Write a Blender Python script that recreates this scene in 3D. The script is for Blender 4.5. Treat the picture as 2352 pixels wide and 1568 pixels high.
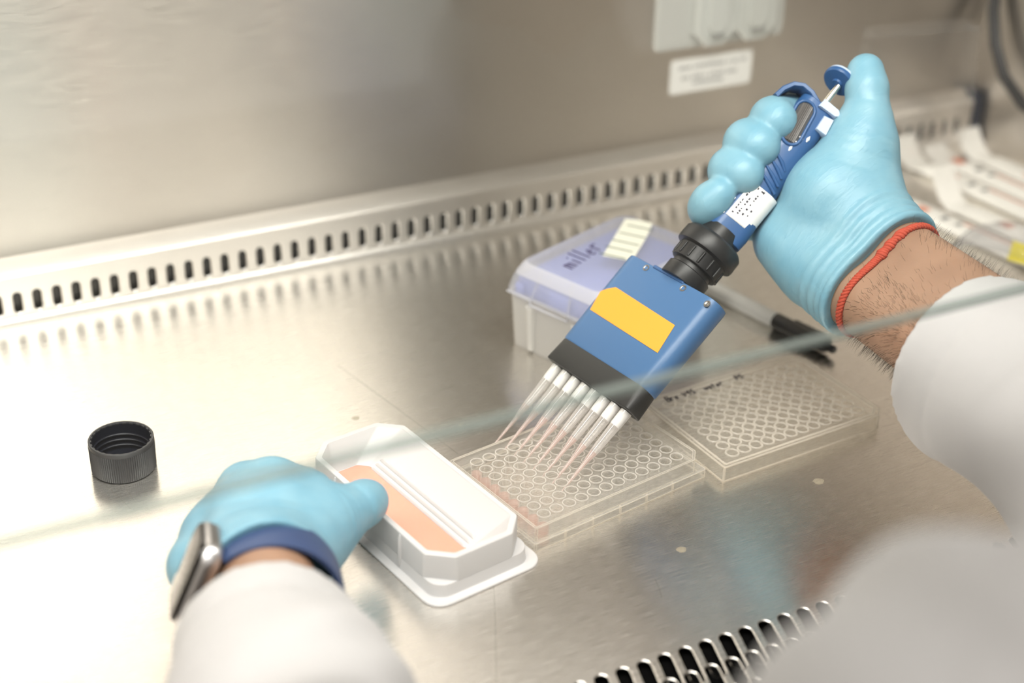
import bpy, bmesh, math, random
import numpy as np
from mathutils import Vector, Matrix
from mathutils.geometry import delaunay_2d_cdt
random.seed(7)
rng = np.random.default_rng(7)
scn = bpy.context.scene
col = scn.collection
for o in list(bpy.data.objects): bpy.data.objects.remove(o, do_unlink=True)
MM = 0.001
# ------------------------------------------------------------------ camera (millimetres, z=0 is the steel work surface, +y to the rear wall)
W, H, FPX = 2352, 1568, 3558.49
CAM = np.array([0.0, 0.0, 512.66])
MW = np.array([[0.892228721739667, -0.45109912323047247, 0.020916240663625258],
               [0.20298311317784848, 0.4419936191643367, 0.8737502482875985],
               [0.40339281583517134, 0.775339423503481, -0.4859249062292046]])   # right, up, forward
cd = bpy.data.cameras.new('camera')
cam = bpy.data.objects.new('camera', cd); col.objects.link(cam)
cd.sensor_width = 36; cd.lens = FPX / W * 36; cd.clip_start = 0.02; cd.clip_end = 20
m3 = Matrix((MW[0], MW[1], -MW[2])).transposed()
cam.matrix_world = Matrix.Translation(Vector(CAM * MM)) @ m3.to_4x4()
cd.dof.use_dof = True; cd.dof.focus_distance = 0.885; cd.dof.aperture_fstop = 3.4
scn.camera = cam

# ------------------------------------------------------------------ exposure, world, lamps of the cabinet and of the laboratory, an added panel
vs = scn.view_settings
vs.view_transform = 'Standard'; vs.look = 'None'; vs.exposure = 0.0; vs.gamma = 1.0; vs.use_curve_mapping = False
cy = scn.cycles
cy.max_bounces = 12; cy.transparent_max_bounces = 40; cy.transmission_bounces = 8; cy.glossy_bounces = 7; cy.diffuse_bounces = 4
cy.caustics_reflective = True; cy.caustics_refractive = False; cy.blur_glossy = 0.3; cy.sample_clamp_indirect = 6.0
cy.use_denoising = True
world = bpy.data.worlds.new('laboratory'); scn.world = world; world.use_nodes = True
bg = world.node_tree.nodes['Background']
bg.inputs['Color'].default_value = (0.88, 0.75, 0.60, 1); bg.inputs['Strength'].default_value = 0.36

def area(name, loc, size, power, rot, color=(1, 1, 1), shape='RECTANGLE'):
    l = bpy.data.lights.new(name, 'AREA'); l.shape = shape; l.size = size[0] * MM; l.size_y = size[1] * MM
    l.energy = power; l.color = color
    o = bpy.data.objects.new(name, l); col.objects.link(o)
    o.location = Vector(loc) * MM; o.rotation_euler = [math.radians(a) for a in rot]
    return o
# fluorescent tubes under the hood of the cabinet
area('cabinet_lamp', (185, 552, 545), (840, 120), 5.7, (30, 0, 0), (1.0, 0.965, 0.90))
# unseen bright panel added for its reflection in the steel, and a ceiling panel
area('reflection_panel', (330, -900, 950), (1840, 1300), 5.0, (90, 0, 0), (1.0, 0.985, 0.96))
area('room_lamp', (-100, -500, 1900), (1200, 600), 36, (-15, 0, 0), (1.0, 0.97, 0.93))

# ------------------------------------------------------------------ helpers
def ray(px, py): return np.array([(px - W / 2) / FPX, -(py - H / 2) / FPX, 1.0]) @ MW
def at_z(px, py, z=0.0): d = ray(px, py); return CAM + d * (z - CAM[2]) / d[2]
def at_y(px, py, y): d = ray(px, py); return CAM + d * (y - CAM[1]) / d[1]
def at_d(px, py, D): return CAM + ray(px, py) * D
def unit(v): v = np.asarray(v, float); return v / np.linalg.norm(v)

def tag(o, label=None, cat=None, group=None, kind=None):
    if label: o['label'] = label
    if cat: o['category'] = cat
    if group: o['group'] = group
    if kind: o['kind'] = kind
    return o

class MB:
    """collects polygons in millimetres"""
    def __init__(self): self.v = []; self.f = []; self.uv = None
    def add(self, verts, faces, M=None):
        n = len(self.v)
        for p in verts:
            if M is not None: p = M @ Vector(p)
            self.v.append((p[0], p[1], p[2]))
        self.f += [tuple(i + n for i in f) for f in faces]
        return self
    def loft(self, loops, cap0=True, cap1=True, closed=True, M=None):
        n = len(loops[0]); v = [p for L in loops for p in L]; f = []
        for k in range(len(loops) - 1):
            for i in range(n if closed else n - 1):
                j = (i + 1) % n
                f.append((k * n + i, k * n + j, (k + 1) * n + j, (k + 1) * n + i))
        if cap0: f.append(tuple(range(n - 1, -1, -1)))
        if cap1: f.append(tuple((len(loops) - 1) * n + i for i in range(n)))
        return self.add(v, f, M)
    def box(self, c, s, M=None, bev=0.0):
        x, y, z = s[0] / 2, s[1] / 2, s[2] / 2
        if bev <= 0:
            L = [[(c[0] - x, c[1] - y, c[2] + q), (c[0] + x, c[1] - y, c[2] + q), (c[0] + x, c[1] + y, c[2] + q), (c[0] - x, c[1] + y, c[2] + q)] for q in (-z, z)]
        else:
            b = bev
            def lp(q, i): return [(c[0] + p[0], c[1] + p[1], c[2] + q) for p in rrect(2 * (x - i), 2 * (y - i), max(b - i, b * .3), 3)]
            L = [lp(-z, b * .7), lp(-z + b * .3, b * .2), lp(-z + b, 0), lp(z - b, 0), lp(z - b * .3, b * .2), lp(z, b * .7)]
        return self.loft(L, M=M)
    def lathe(self, prof, n=32, M=None, cap0=False, cap1=False):
        L = [[(r * math.cos(2 * math.pi * i / n), r * math.sin(2 * math.pi * i / n), z) for i in range(n)] for r, z in prof]
        return self.loft(L, cap0, cap1, M=M)
    def tube(self, path, rad, n=10, M=None, caps=True, closed=False, flat=None):
        P = [np.array(p, float) for p in path]; N = len(P); loops = []; up = None
        for i in range(N):
            if closed: t = P[(i + 1) % N] - P[i - 1]
            else: t = P[min(i + 1, N - 1)] - P[max(i - 1, 0)]
            t = unit(t)
            if up is None:
                up = np.array([0, 0, 1.0]) if abs(t[2]) < .9 else np.array([1.0, 0, 0])
            s = np.cross(t, up); s = unit(s); up = np.cross(s, t)
            r = rad[i] if hasattr(rad, '__len__') else rad
            loops.append([tuple(P[i] + r * (math.cos(a) * s + math.sin(a) * up)) for a in np.linspace(0, 2 * math.pi, n, endpoint=False)])
        if closed: loops.append(loops[0]); caps = False
        return self.loft(loops, caps, caps, M=M)
    def plate(self, outer, holes, z0, z1, M=None, axes='xy', chamf=0.0):
        """a flat sheet with holes; z1 is the face that shows, z0 the far one; hole walls included"""
        pts = []; fcs = []
        for L in [outer] + list(holes):
            n = len(pts); pts.extend(Vector((p[0], p[1])) for p in L); fcs.append(list(range(n, n + len(L))))
        r = delaunay_2d_cdt(pts, [], fcs, 1, 1e-5)
        V = r[0]; F = [f for f, og in zip(r[2], r[5]) if list(og) == [0]]
        self.add([(p.x, p.y, z1) for p in V], [tuple(f) for f in F], M)
        for h in holes:
            if chamf:
                q = np.array(h); nn = len(h); tn = np.roll(q, -1, 0) - np.roll(q, 1, 0); tn /= np.linalg.norm(tn, axis=1)[:, None]
                h2 = q + np.stack([-tn[:, 1], tn[:, 0]], 1) * chamf
                self.loft([[(p[0], p[1], z1) for p in h], [(p[0], p[1], z1 - (chamf if z1 > z0 else -chamf) * .7) for p in h2], [(p[0], p[1], z0) for p in h2]], False, False, M=M)
            else:
                self.loft([[(p[0], p[1], z1) for p in h], [(p[0], p[1], z0) for p in h]], False, False, M=M)
        self.loft([[(p[0], p[1], z1) for p in outer], [(p[0], p[1], z0) for p in outer]], False, False, M=M)
        return self
    def build(self, name, mat, parent=None, smooth=35, uv=None, thick=None):
        me = bpy.data.meshes.new(name)
        me.from_pydata([(a * MM, b * MM, c * MM) for a, b, c in self.v], [], self.f)
        return finish(me, name, mat, parent, smooth, uv, thick)

def finish(me, name, mat, parent=None, smooth=35, uv=None, thick=None):
    bm = bmesh.new(); bm.from_mesh(me); bmesh.ops.recalc_face_normals(bm, faces=bm.faces); bm.to_mesh(me); bm.free()
    if uv:      # uv: two axis letters; u runs along the tangent used by the brushed metal
        L = me.uv_layers.new(name='brush'); ax = ['xyz'.index(c) for c in uv]
        vi = np.empty(len(me.loops), int); me.loops.foreach_get('vertex_index', vi)
        co = np.empty(len(me.vertices) * 3); me.vertices.foreach_get('co', co); co = co.reshape(-1, 3)
        L.data.foreach_set('uv', co[vi][:, ax].ravel())
    if smooth:
        me.polygons.foreach_set('use_smooth', [True] * len(me.polygons)); me.set_sharp_from_angle(angle=math.radians(smooth))
    me.materials.append(mat)
    o = bpy.data.objects.new(name, me); col.objects.link(o)
    if parent is not None: o.parent = parent
    if thick:
        md = o.modifiers.new('thickness', 'SOLIDIFY'); md.thickness = thick * MM; md.offset = 0
    return o

def empty(name, M, label, cat, group=None):
    o = bpy.data.objects.new(name, None); col.objects.link(o); o.empty_display_size = 0.02
    if isinstance(M, Matrix):
        M = M.copy(); M.translation = M.translation * MM; o.matrix_world = M
    else: o.location = Vector(M) * MM
    return tag(o, label, cat, group)

def rrect(w, d, r, n=5, cx=0, cy=0):
    out = []
    r = max(min(r, w / 2 - 1e-4, d / 2 - 1e-4), 1e-4)
    for qx, qy, a0 in ((1, 1, 0), (-1, 1, 90), (-1, -1, 180), (1, -1, 270)):
        for k in range(n + 1):
            a = math.radians(a0 + 90 * k / n)
            out.append((cx + qx * (w / 2 - r) + r * math.cos(a), cy + qy * (d / 2 - r) + r * math.sin(a)))
    return out
def stadium(cx, cy, w, l, ang=0, n=6):
    """slot of width w and overall length l, long axis along y turned by ang"""
    c, s = math.cos(ang), math.sin(ang); h = l / 2 - w / 2; out = []
    for a0, q in ((0, 1), (180, -1)):
        for k in range(n + 1):
            a = math.radians(a0 + 180 * k / n); x = w / 2 * math.cos(a); y = q * h + w / 2 * math.sin(a)
            out.append((cx + c * x - s * y, cy + s * x + c * y))
    return out
def frame(o, x, y, z):
    return Matrix(((x[0], y[0], z[0], o[0]), (x[1], y[1], z[1], o[1]), (x[2], y[2], z[2], o[2]), (0, 0, 0, 1)))
def Rz(deg): return Matrix.Rotation(math.radians(deg), 4, 'Z')
def T3(x, y, z): return Matrix.Translation((x, y, z))

def copy_obj(o, parent=None, name=None):
    c = o.copy(); col.objects.link(c)
    if parent is not None: c.parent = parent
    return c
def copy_tree(root):
    r = copy_obj(root)
    for ch in list(root.children):
        c = copy_obj(ch, r)
        for g in list(ch.children): copy_obj(g, c)
    return r

# ------------------------------------------------------------------ materials
def lin(r, g, b):
    def f(c): c /= 255.0; return c / 12.92 if c <= 0.04045 else ((c + 0.055) / 1.055) ** 2.4
    return (f(r), f(g), f(b), 1)
class Mat:
    def __init__(self, name):
        self.m = bpy.data.materials.new(name); self.m.use_nodes = True; self.t = self.m.node_tree; self.t.nodes.clear()
        self.out = self.n('ShaderNodeOutputMaterial')
    def n(self, typ, **k):
        nd = self.t.nodes.new(typ)
        for a, b in k.items():
            if hasattr(nd, a): setattr(nd, a, b)
        return nd
    def link(self, a, b): self.t.links.new(a, b)
    def pr(self, base, rough=.5, metal=0.0, **k):
        p = self.n('ShaderNodeBsdfPrincipled'); p.inputs['Base Color'].default_value = base if metal > .5 else tuple(c * .80 for c in base[:3]) + (1,); p.inputs['Roughness'].default_value = rough; p.inputs['Metallic'].default_value = metal
        for a, b in k.items(): p.inputs[a.replace('_', ' ')].default_value = b
        return p
    def surf(self, s): self.link(s, self.out.inputs['Surface']); return self.m
    def coord(self, scale=(1, 1, 1), which='Object'):
        tc = self.n('ShaderNodeTexCoord'); mp = self.n('ShaderNodeMapping'); mp.inputs['Scale'].default_value = scale
        self.link(tc.outputs[which], mp.inputs['Vector']); return mp.outputs['Vector']
    def noise(self, vec, scale, detail=3, rough=.5):
        t = self.n('ShaderNodeTexNoise'); t.inputs['Scale'].default_value = scale; t.inputs['Detail'].default_value = detail; t.inputs['Roughness'].default_value = rough
        if vec is not None: self.link(vec, t.inputs['Vector'])
        return t.outputs['Fac']
    def ramp(self, fac, stops):
        r = self.n('ShaderNodeValToRGB'); e = r.color_ramp.elements
        while len(e) < len(stops): e.new(.5)
        for q, (p, c) in zip(e, stops): q.position = p; q.color = c if hasattr(c, '__len__') else (c, c, c, 1)
        self.link(fac, r.inputs['Fac']); return r.outputs['Color']
    def bump(self, h, dist=.001, strength=.3, normal=None):
        b = self.n('ShaderNodeBump'); b.inputs['Strength'].default_value = strength; b.inputs['Distance'].default_value = dist
        self.link(h, b.inputs['Height'])
        if normal is not None: self.link(normal, b.inputs['Normal'])
        return b.outputs['Normal']
    def mix(self, fac, a, b):
        x = self.n('ShaderNodeMixShader')
        if isinstance(fac, (int, float)): x.inputs[0].default_value = fac
        else: self.link(fac, x.inputs[0])
        self.link(a, x.inputs[1]); self.link(b, x.inputs[2]); return x.outputs[0]
    def schlick(self, f0=.04, f1=.6):
        lw = self.facing(.5); pw = self.n('ShaderNodeMath'); pw.operation = 'POWER'; self.link(lw.outputs['Facing'], pw.inputs[0]); pw.inputs[1].default_value = 5
        mr = self.n('ShaderNodeMapRange'); self.link(pw.outputs[0], mr.inputs['Value']); mr.inputs['To Min'].default_value = f0; mr.inputs['To Max'].default_value = f1
        return mr.outputs['Result']
    def transp(self, c=(1, 1, 1, 1)):
        t = self.n('ShaderNodeBsdfTransparent'); t.inputs['Color'].default_value = c; return t.outputs[0]
    def facing(self, blend=.3):
        l = self.n('ShaderNodeLayerWeight'); l.inputs['Blend'].default_value = blend; return l
def plain(name, base, rough=.5, metal=0.0, bumpscale=0, bumpdist=.0002, **k):
    M = Mat(name); p = M.pr(base, rough, metal, **k)
    if bumpscale: M.link(M.bump(M.noise(M.coord(), bumpscale, 4), bumpdist, .5), p.inputs['Normal'])
    return M.surf(p.outputs[0])
def steel(name, base, rough, aniso, brush, var=.05, stain=False):
    """brushed stainless steel; brush = object-space scale of the grain noise (small along the brushing)"""
    M = Mat(name); p = M.pr(base, rough, 1.0); p.inputs['Anisotropic'].default_value = aniso
    tg = M.n('ShaderNodeTangent'); tg.direction_type = 'UV_MAP'; tg.uv_map = 'brush'; M.link(tg.outputs[0], p.inputs['Tangent'])
    g = M.noise(M.coord(brush), 1.0, 5, .65); big = M.noise(M.coord((3, 3, 3)), 2.0, 3)
    r = M.ramp(g, [(.3, rough - var), (.7, rough + var)]); M.link(r, p.inputs['Roughness'])
    c = M.n('ShaderNodeMixRGB'); c.blend_type = 'MULTIPLY'; c.inputs[0].default_value = 1
    c.inputs[1].default_value = base
    M.link(M.ramp(g, [(.25, .95), (.75, 1.0)]), c.inputs[2]); colr = c.outputs[0]
    c2 = M.n('ShaderNodeMixRGB'); c2.blend_type = 'MULTIPLY'; c2.inputs[0].default_value = 1
    M.link(colr, c2.inputs[1]); M.link(M.ramp(big, [(.3, .94), (.7, 1.0)]), c2.inputs[2]); M.link(c2.outputs[0], p.inputs['Base Color'])
    M.link(M.bump(g, .00002, .3), p.inputs['Normal'])
    return M.surf(p.outputs[0])
def clear_plastic(name, tint, glow, base=.03, edge=.6, power=3.0, rough=.12):
    """thin clear plastic: see-through face on, milky and shiny towards grazing"""
    M = Mat(name); lw = M.facing(.5)
    pw = M.n('ShaderNodeMath'); pw.operation = 'POWER'; M.link(lw.outputs['Facing'], pw.inputs[0]); pw.inputs[1].default_value = power
    p = M.pr(glow, rough); p.inputs['Specular IOR Level'].default_value = .7
    tr = M.n('ShaderNodeBsdfTranslucent'); tr.inputs['Color'].default_value = glow
    body = M.mix(.5, p.outputs[0], tr.outputs[0])
    mr = M.n('ShaderNodeMapRange'); M.link(pw.outputs[0], mr.inputs['Value']); mr.inputs['To Min'].default_value = base; mr.inputs['To Max'].default_value = edge
    s = M.mix(mr.outputs['Result'], M.transp(tint), body)
    gl = M.n('ShaderNodeBsdfGlossy'); gl.inputs['Roughness'].default_value = rough * .6; gl.inputs['Color'].default_value = (1, 1, 1, 1)
    return M.surf(M.mix(M.schlick(), s, gl.outputs[0]))
def milky(name, base, through=.3, rough=.4, bumpd=.00015):
    M = Mat(name); p = M.pr(base, rough); tr = M.n('ShaderNodeBsdfTranslucent'); tr.inputs['Color'].default_value = base
    M.link(M.bump(M.noise(M.coord(), 300, 3), bumpd, .4), p.inputs['Normal'])
    return M.surf(M.mix(through, M.mix(.4, p.outputs[0], tr.outputs[0]), M.transp((.97, .97, 1, 1))))

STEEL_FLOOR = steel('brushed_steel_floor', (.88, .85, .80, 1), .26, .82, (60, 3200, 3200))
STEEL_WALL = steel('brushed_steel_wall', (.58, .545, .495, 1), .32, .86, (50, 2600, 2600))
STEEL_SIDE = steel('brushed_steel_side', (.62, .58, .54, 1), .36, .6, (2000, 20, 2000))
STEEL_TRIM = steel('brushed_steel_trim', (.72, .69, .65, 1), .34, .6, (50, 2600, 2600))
SLOT_SHADE = plain('slot_shade_black', (.004, .004, .004, 1), .9, Specular_IOR_Level=0.0)
CEIL = plain('ceiling_paint', (.72, .71, .68, 1), .6)
# ------------------------------------------------------------------ the cabinet
XL, XR, YW, YB = -245.0, 976.0, 992.0, 978.0
def struct(o, label=None): o['kind'] = 'structure'; (label and o.__setitem__('label', label)); return o
# work surface
b = MB(); b.box(((XL + XR) / 2, (502 + YW) / 2, -1.5), (XR - XL, YW - 502, 3))
struct(b.build('floor', STEEL_FLOOR, uv='yx'), 'brushed stainless steel work surface of the cabinet')
FL = bpy.data.objects['floor']
Ms = Mat('dried_spot'); ps = Ms.pr((.60, .53, .40, 1), .35); SPOT = Ms.surf(Ms.mix(.72, ps.outputs[0], Ms.transp()))
Ms = Mat('scratch_line'); ps = Ms.pr((.30, .27, .22, 1), .5); SCR = Ms.surf(Ms.mix(.88, ps.outputs[0], Ms.transp()))
for px_, py_, r_ in ((1565, 1262, 2.9), (817, 960, 2.6), (1880, 1105, 3.4), (1058, 976, 1.2)):
    c_ = at_z(px_, py_); b = MB(); b.loft([[(c_[0] + r_ * k_ * math.cos(a) * (1 + .12 * math.sin(3 * a + px_)), c_[1] + r_ * k_ * .9 * math.sin(a), z_) for a in np.linspace(0, 2 * math.pi, 18, endpoint=False)] for k_, z_ in ((1, .005), (.97, .03))])
    b.build('dried_drop', SPOT, FL)
for A_, B_, w_ in (((775, 838), (1052, 1042), .22), ((1132, 1300), (1140, 1567), .22), ((1505, 1330), (1520, 1372), .2), ((238, 1110), (300, 1168), .14), ((290, 1125), (308, 1150), .14)):
    p_, q_ = at_z(*A_), at_z(*B_); d_ = unit(q_ - p_); s_ = np.array([-d_[1], d_[0], 0]) * w_
    b = MB(); b.loft([[tuple(c_ + s_ * f_ + np.array([0, 0, z_])) for f_, z_ in ((-1, .004), (1, .004), (1, .02), (-1, .02))] for c_ in (p_, (p_ * .5 + q_ * .5) + s_ * 2, q_)]); b.build('scratch', SCR, FL)
# front intake grille: rows of slanted slots
holes = []
for rrow in range(4):
    for k in range(-50, 52):
        cx = 369.8 + 12.12 * k + (4.6 - 12.12) * (rrow % 2) + (rrow // 2) * -5.6; cyy = 485.7 - 17.0 * rrow
        if XL + 8 < cx < XR - 8: holes.append(stadium(cx, cyy, 8.3, 28.8, math.radians(-14.5)))
b = MB(); b.plate([(XL, 405), (XR, 405), (XR, 502), (XL, 502)], holes, -1.3, 0, chamf=.45)
struct(b.build('trim_1', STEEL_FLOOR, uv='yx'), 'front air intake grille with rows of slanted slots')
b = MB(); b.box(((XL + XR) / 2, 490, -25), (XR - XL, 176, 40))  # solid block, its black stands in for the shade inside the slots
struct(b.build('trim_2', SLOT_SHADE), 'near-black block standing for the shade inside the front grille slots')
# front rail / arm rest of the cabinet
b = MB()
prof = [(405, 0), (392, -2), (384, -10), (382, -24), (382, -90), (405, -90)]
b.loft([[(x, p[0], p[1]) for p in prof] for x in (XL, XR)])
struct(b.build('trim_3', STEEL_TRIM, uv='yx'), 'rounded steel front rail of the cabinet')
# rear air baffle with its row of slots
holes = [stadium(130.35 + 13.22 * k, 17.6, 7.2, 16.8) for k in range(-28, 64) if XL + 6 < 130.35 + 13.22 * k < XR - 16]
b = MB(); Mx = Matrix(((1, 0, 0, 0), (0, 0, -1, YB), (0, 1, 0, 0), (0, 0, 0, 1)))
b.plate([(XL, 4), (XR - 10, 4), (XR - 10, 37), (XL, 37)], holes, -1.6, 0, M=Mx, chamf=.7)
prof = [(YB, 37), (YB - .4, 37.8), (YB + .4, 38.8), (YW, 46), (YW, 44), (YB + 2, 36)]
b.loft([[(x, p[0], p[1]) for p in prof] for x in (XL, XR - 10)])
prof = [(YB + 1, 8), (YB - .6, 7.4), (YB - 2.6, 5.6), (YB - 3.2, 3.2), (YB - 3.2, 0.05), (YB + 1, 0.05)]
b.loft([[(x, p[0], p[1]) for p in prof] for x in (XL, XR - 10)])
struct(b.build('baseboard_back', STEEL_TRIM, uv='zx'), 'rear air baffle with a row of upright slots under a bevelled ledge')
b = MB(); b.box(((XL + XR) / 2, YB + 8.5, 18), (XR - XL - 4, 6, 34))  # dark fill, colour stands for the shade seen through the rear slots
struct(b.build('trim_4', plain('rear_slot_shade', (.045, .043, .04, 1), .45, .6)), 'dark block coloured as the shade behind the rear slots')
b = MB(); b.loft([[(x, y, z) for x, z in ((XR - 10, .1), (XR - .2, .1), (XR - .2, 41), (XR - 3, 46), (XR - 10, 46))] for y in (YB + 1, YW - .2)])  # strip coloured like the shaded gap at the end of the baffle
struct(b.build('trim_5', plain('gap_shade_blue_grey', (.045, .055, .085, 1), .5)), 'dark blue-grey strip standing for the shaded gap beside the rear baffle')
b = MB(); b.box(((XL + XR) / 2, YW + 2, 350), (XR - XL, 4, 700))
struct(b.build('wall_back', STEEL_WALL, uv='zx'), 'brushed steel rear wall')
b = MB(); b.box((XR + 2, 700, 350), (4, 620, 700))
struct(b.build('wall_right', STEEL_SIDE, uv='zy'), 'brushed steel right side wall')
b = MB(); b.box((XL - 2, 700, 350), (4, 620, 700))
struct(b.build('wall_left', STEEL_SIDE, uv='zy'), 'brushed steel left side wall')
b = MB(); b.box(((XL + XR) / 2, 790, 712), (XR - XL, 410, 6))
struct(b.build('ceiling', CEIL), 'pale supply filter cover over the work area')
# front sash: sloping pane of glass, its polished lower edge
def glass():
    M = Mat('sash_glass'); gl = M.n('ShaderNodeBsdfGlossy'); gl.inputs['Roughness'].default_value = .02; gl.inputs['Color'].default_value = (.85, .88, .9, 1)
    return M.surf(M.mix(M.schlick(.025, .5), M.transp((.985, .995, .99, 1)), gl.outputs[0]))
GLASS = glass()
Me = Mat('glass_edge'); pe = Me.pr((.42, .47, .45, 1), .3)
GLASS_EDGE = Me.surf(Me.mix(.60, pe.outputs[0], Me.transp((.84, .88, .87, 1))))
tl = math.radians(10); sd = np.array([0, math.sin(tl), math.cos(tl)]); nd = np.array([0, -math.cos(tl), math.sin(tl)])
P0 = np.array([0, 444.0, 200.0])
def sash_loop(s, x): c = P0 + sd * s; return [tuple(c + np.array([x, 0, 0]) + nd * q) for q in (-3, 3)]
win = bpy.data.objects.new('window_1', None); col.objects.link(win); struct(win, 'sloping front glass sash of the cabinet')
b = MB(); a0, a1, c1, c0 = sash_loop(3, XL), sash_loop(500, XL), sash_loop(500, XR), sash_loop(3, XR)
b.add([a0[1], a1[1], c1[1], c0[1]], [(0, 1, 2, 3)]); b.add([a0[0], a1[0], c1[0], c0[0]], [(0, 1, 2, 3)])
b.build('pane', GLASS, win, smooth=0)
b = MB(); L = []
for x in (XL, XR):
    c = P0 + np.array([x, 0, 0])
    L.append([tuple(c + sd * s + nd * q) for s, q in ((3, -3), (.8, -2.9), (0, -2), (0, 2), (.8, 2.9), (3, 3))])
b.loft(L); b.build('pane_edge', GLASS_EDGE, win)

# ------------------------------------------------------------------ open 96-well plate
CLEAR = clear_plastic('clear_polystyrene', (.995, .995, .99, 1), (1, .98, .95, 1), base=.03, edge=.6)
CLEAR_EDGE = clear_plastic('clear_polystyrene_edge', (.98, .98, .97, 1), (1, .98, .95, 1), base=.09, edge=.75, power=2.5)
CLEAR_LID = clear_plastic('clear_lid_sheet', (.98, .975, .96, 1), (.95, .9, .82, 1), base=.07, edge=.35, power=2)
RING = clear_plastic('lid_ring_plastic', (.98, .97, .95, 1), (1, .95, .87, 1), base=.40, edge=.85, power=1.5)
RIMM = clear_plastic('well_rim_plastic', (.99, .98, .97, 1), (1, .97, .93, 1), base=.42, edge=.85, power=1.5)
PINK_DROP = clear_plastic('pink_medium', (.99, .91, .88, 1), (1, .76, .70, 1), base=.25, edge=.5, power=2, rough=.05)
def text(body, size, parent, loc, rot, mat, name='lettering', shear=0.15, extrude=.06, space=1.0, M=None):
    t = bpy.data.curves.new(name, 'FONT'); t.body = body; t.size = size * MM; t.extrude = extrude * MM; t.shear = shear; t.space_character = space; t.resolution_u = 3
    o = bpy.data.objects.new(name, t); col.objects.link(o); dg = bpy.context.evaluated_depsgraph_get(); dg.update()
    me = bpy.data.meshes.new_from_object(o.evaluated_get(dg)); bpy.data.objects.remove(o); bpy.data.curves.remove(t)
    me.materials.clear(); me.materials.append(mat); me.name = name
    o = bpy.data.objects.new(name, me); col.objects.link(o); o.parent = parent
    if M is not None: M = M.copy(); M.translation *= MM; o.matrix_local = M
    else: o.location = Vector(loc) * MM; o.rotation_euler = [math.radians(a) for a in rot]
    return o
TH1 = 10.29; TH2 = 4.24

def oct_rect(x0, y0, x1, y1, ch):     # ch: chamfer at (x0y0, x1y0, x1y1, x0y1)
    L = []
    for (cx, cyy, ux, uy, vx, vy), c in zip(((x0, y0, 0, 1, 1, 0), (x1, y0, -1, 0, 0, 1), (x1, y1, 0, -1, -1, 0), (x0, y1, 1, 0, 0, -1)), ch):
        c = max(c, .8); L += [(cx + ux * c, cyy + uy * c), (cx + vx * c, cyy + vy * c)]
    return L
def wall_ring(mb, outer, inner, z0, z1):
    n = len(outer)
    mb.loft([[(p[0], p[1], z0) for p in outer], [(p[0], p[1], z1) for p in outer], [(p[0], p[1], z1) for p in inner], [(p[0], p[1], z0) for p in inner], [(p[0], p[1], z0) for p in outer]], False, False)
M1 = T3(329.8, 600.6, 0) @ Rz(TH1)
plate = empty('well_plate', M1, 'open clear 96-well plate under the pipette tips, beside the white reservoir', 'well plate')
b = MB()
o0, i0 = oct_rect(0, 0, 127.76, 85.48, (1, 1, 1, 1)), oct_rect(1.3, 1.3, 126.46, 84.18, (1, 1, 1, 1))
wall_ring(b, o0, i0, .1, 5.4)
b.build('skirt', CLEAR_EDGE, plate, smooth=0)
b = MB()
o1, i1 = oct_rect(1.7, 1.7, 126.06, 83.78, (1, 7, 7, 1)), oct_rect(2.9, 2.9, 124.86, 82.58, (1, 6.5, 6.5, 1))
wall_ring(b, o1, i1, 5.2, 14.2)
b.plate(o0, [i1], 5.0, 5.4)
b.build('upper_wall', CLEAR_EDGE, plate, smooth=0)
b = MB()
for lp, z in ((o1, 14.2), (i1, 14.2), (o1, 5.6), (o0, 5.3), (o0, .35)): b.tube([(p[0], p[1], z) for p in lp], .28, 5, closed=True)  # pale tubes drawn as the light caught along the clear edges
for lp, z0, z1 in ((o1, 5.4, 14.2), (o0, .3, 5.3)):
    for p in lp: b.tube([(p[0], p[1], z0), (p[0], p[1], z1)], .26, 5)
for x in (22, 42, 62, 82, 102): b.box((x, 1.0, 2.8), (.7, 1.6, 5.0))
for y in (22, 43, 64): b.box((1.0, y, 2.8), (1.6, .7, 5.0))
b.build('edge_glint', RING, plate, smooth=60)
wells = [(14.38 + 9 * i, 11.24 + 9 * j) for i in range(12) for j in range(8)]
b = MB(); b.plate(i1, [[(x + 3.7 * math.cos(a), y + 3.7 * math.sin(a)) for a in np.linspace(0, 2 * math.pi, 12, endpoint=False)] for x, y in wells], 11.4, 11.9)
b.build('deck', CLEAR, plate, smooth=0)
b = MB(); b.lathe([(.01, 1.2), (3.15, 1.2), (3.3, 13.2), (3.45, 13.9), (3.8, 13.9), (3.95, 13.3), (3.8, 11.9)], 20)
w0 = b.build('well', CLEAR, plate, smooth=50)
b = MB(); b.lathe([(.01, 1.3), (3.1, 1.3), (3.15, 6.0), (2.9, 5.4), (.01, 5.1)], 16)
q0 = b.build('medium', PINK_DROP, w0); q0['label'] = 'pink culture medium in the well'
b = MB(); b.tube([(3.72 * math.cos(a), 3.72 * math.sin(a), 13.75) for a in np.linspace(0, 2 * math.pi, 20, endpoint=False)], .34, 6, closed=True)
r0 = b.build('rim', RIMM, w0, smooth=60)
for k, (x, y) in enumerate(wells):
    w = w0 if k == 0 else copy_obj(w0, plate)
    w.location = (x * MM, y * MM, 0)
    if k:
        copy_obj(r0, w)
        if k < 8: copy_obj(q0, w)
text('FALCON', 3.4, plate, (124.3, 58, 12.0), (0, 0, 90), CLEAR_EDGE, 'embossed_lettering', 0, .15)

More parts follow.
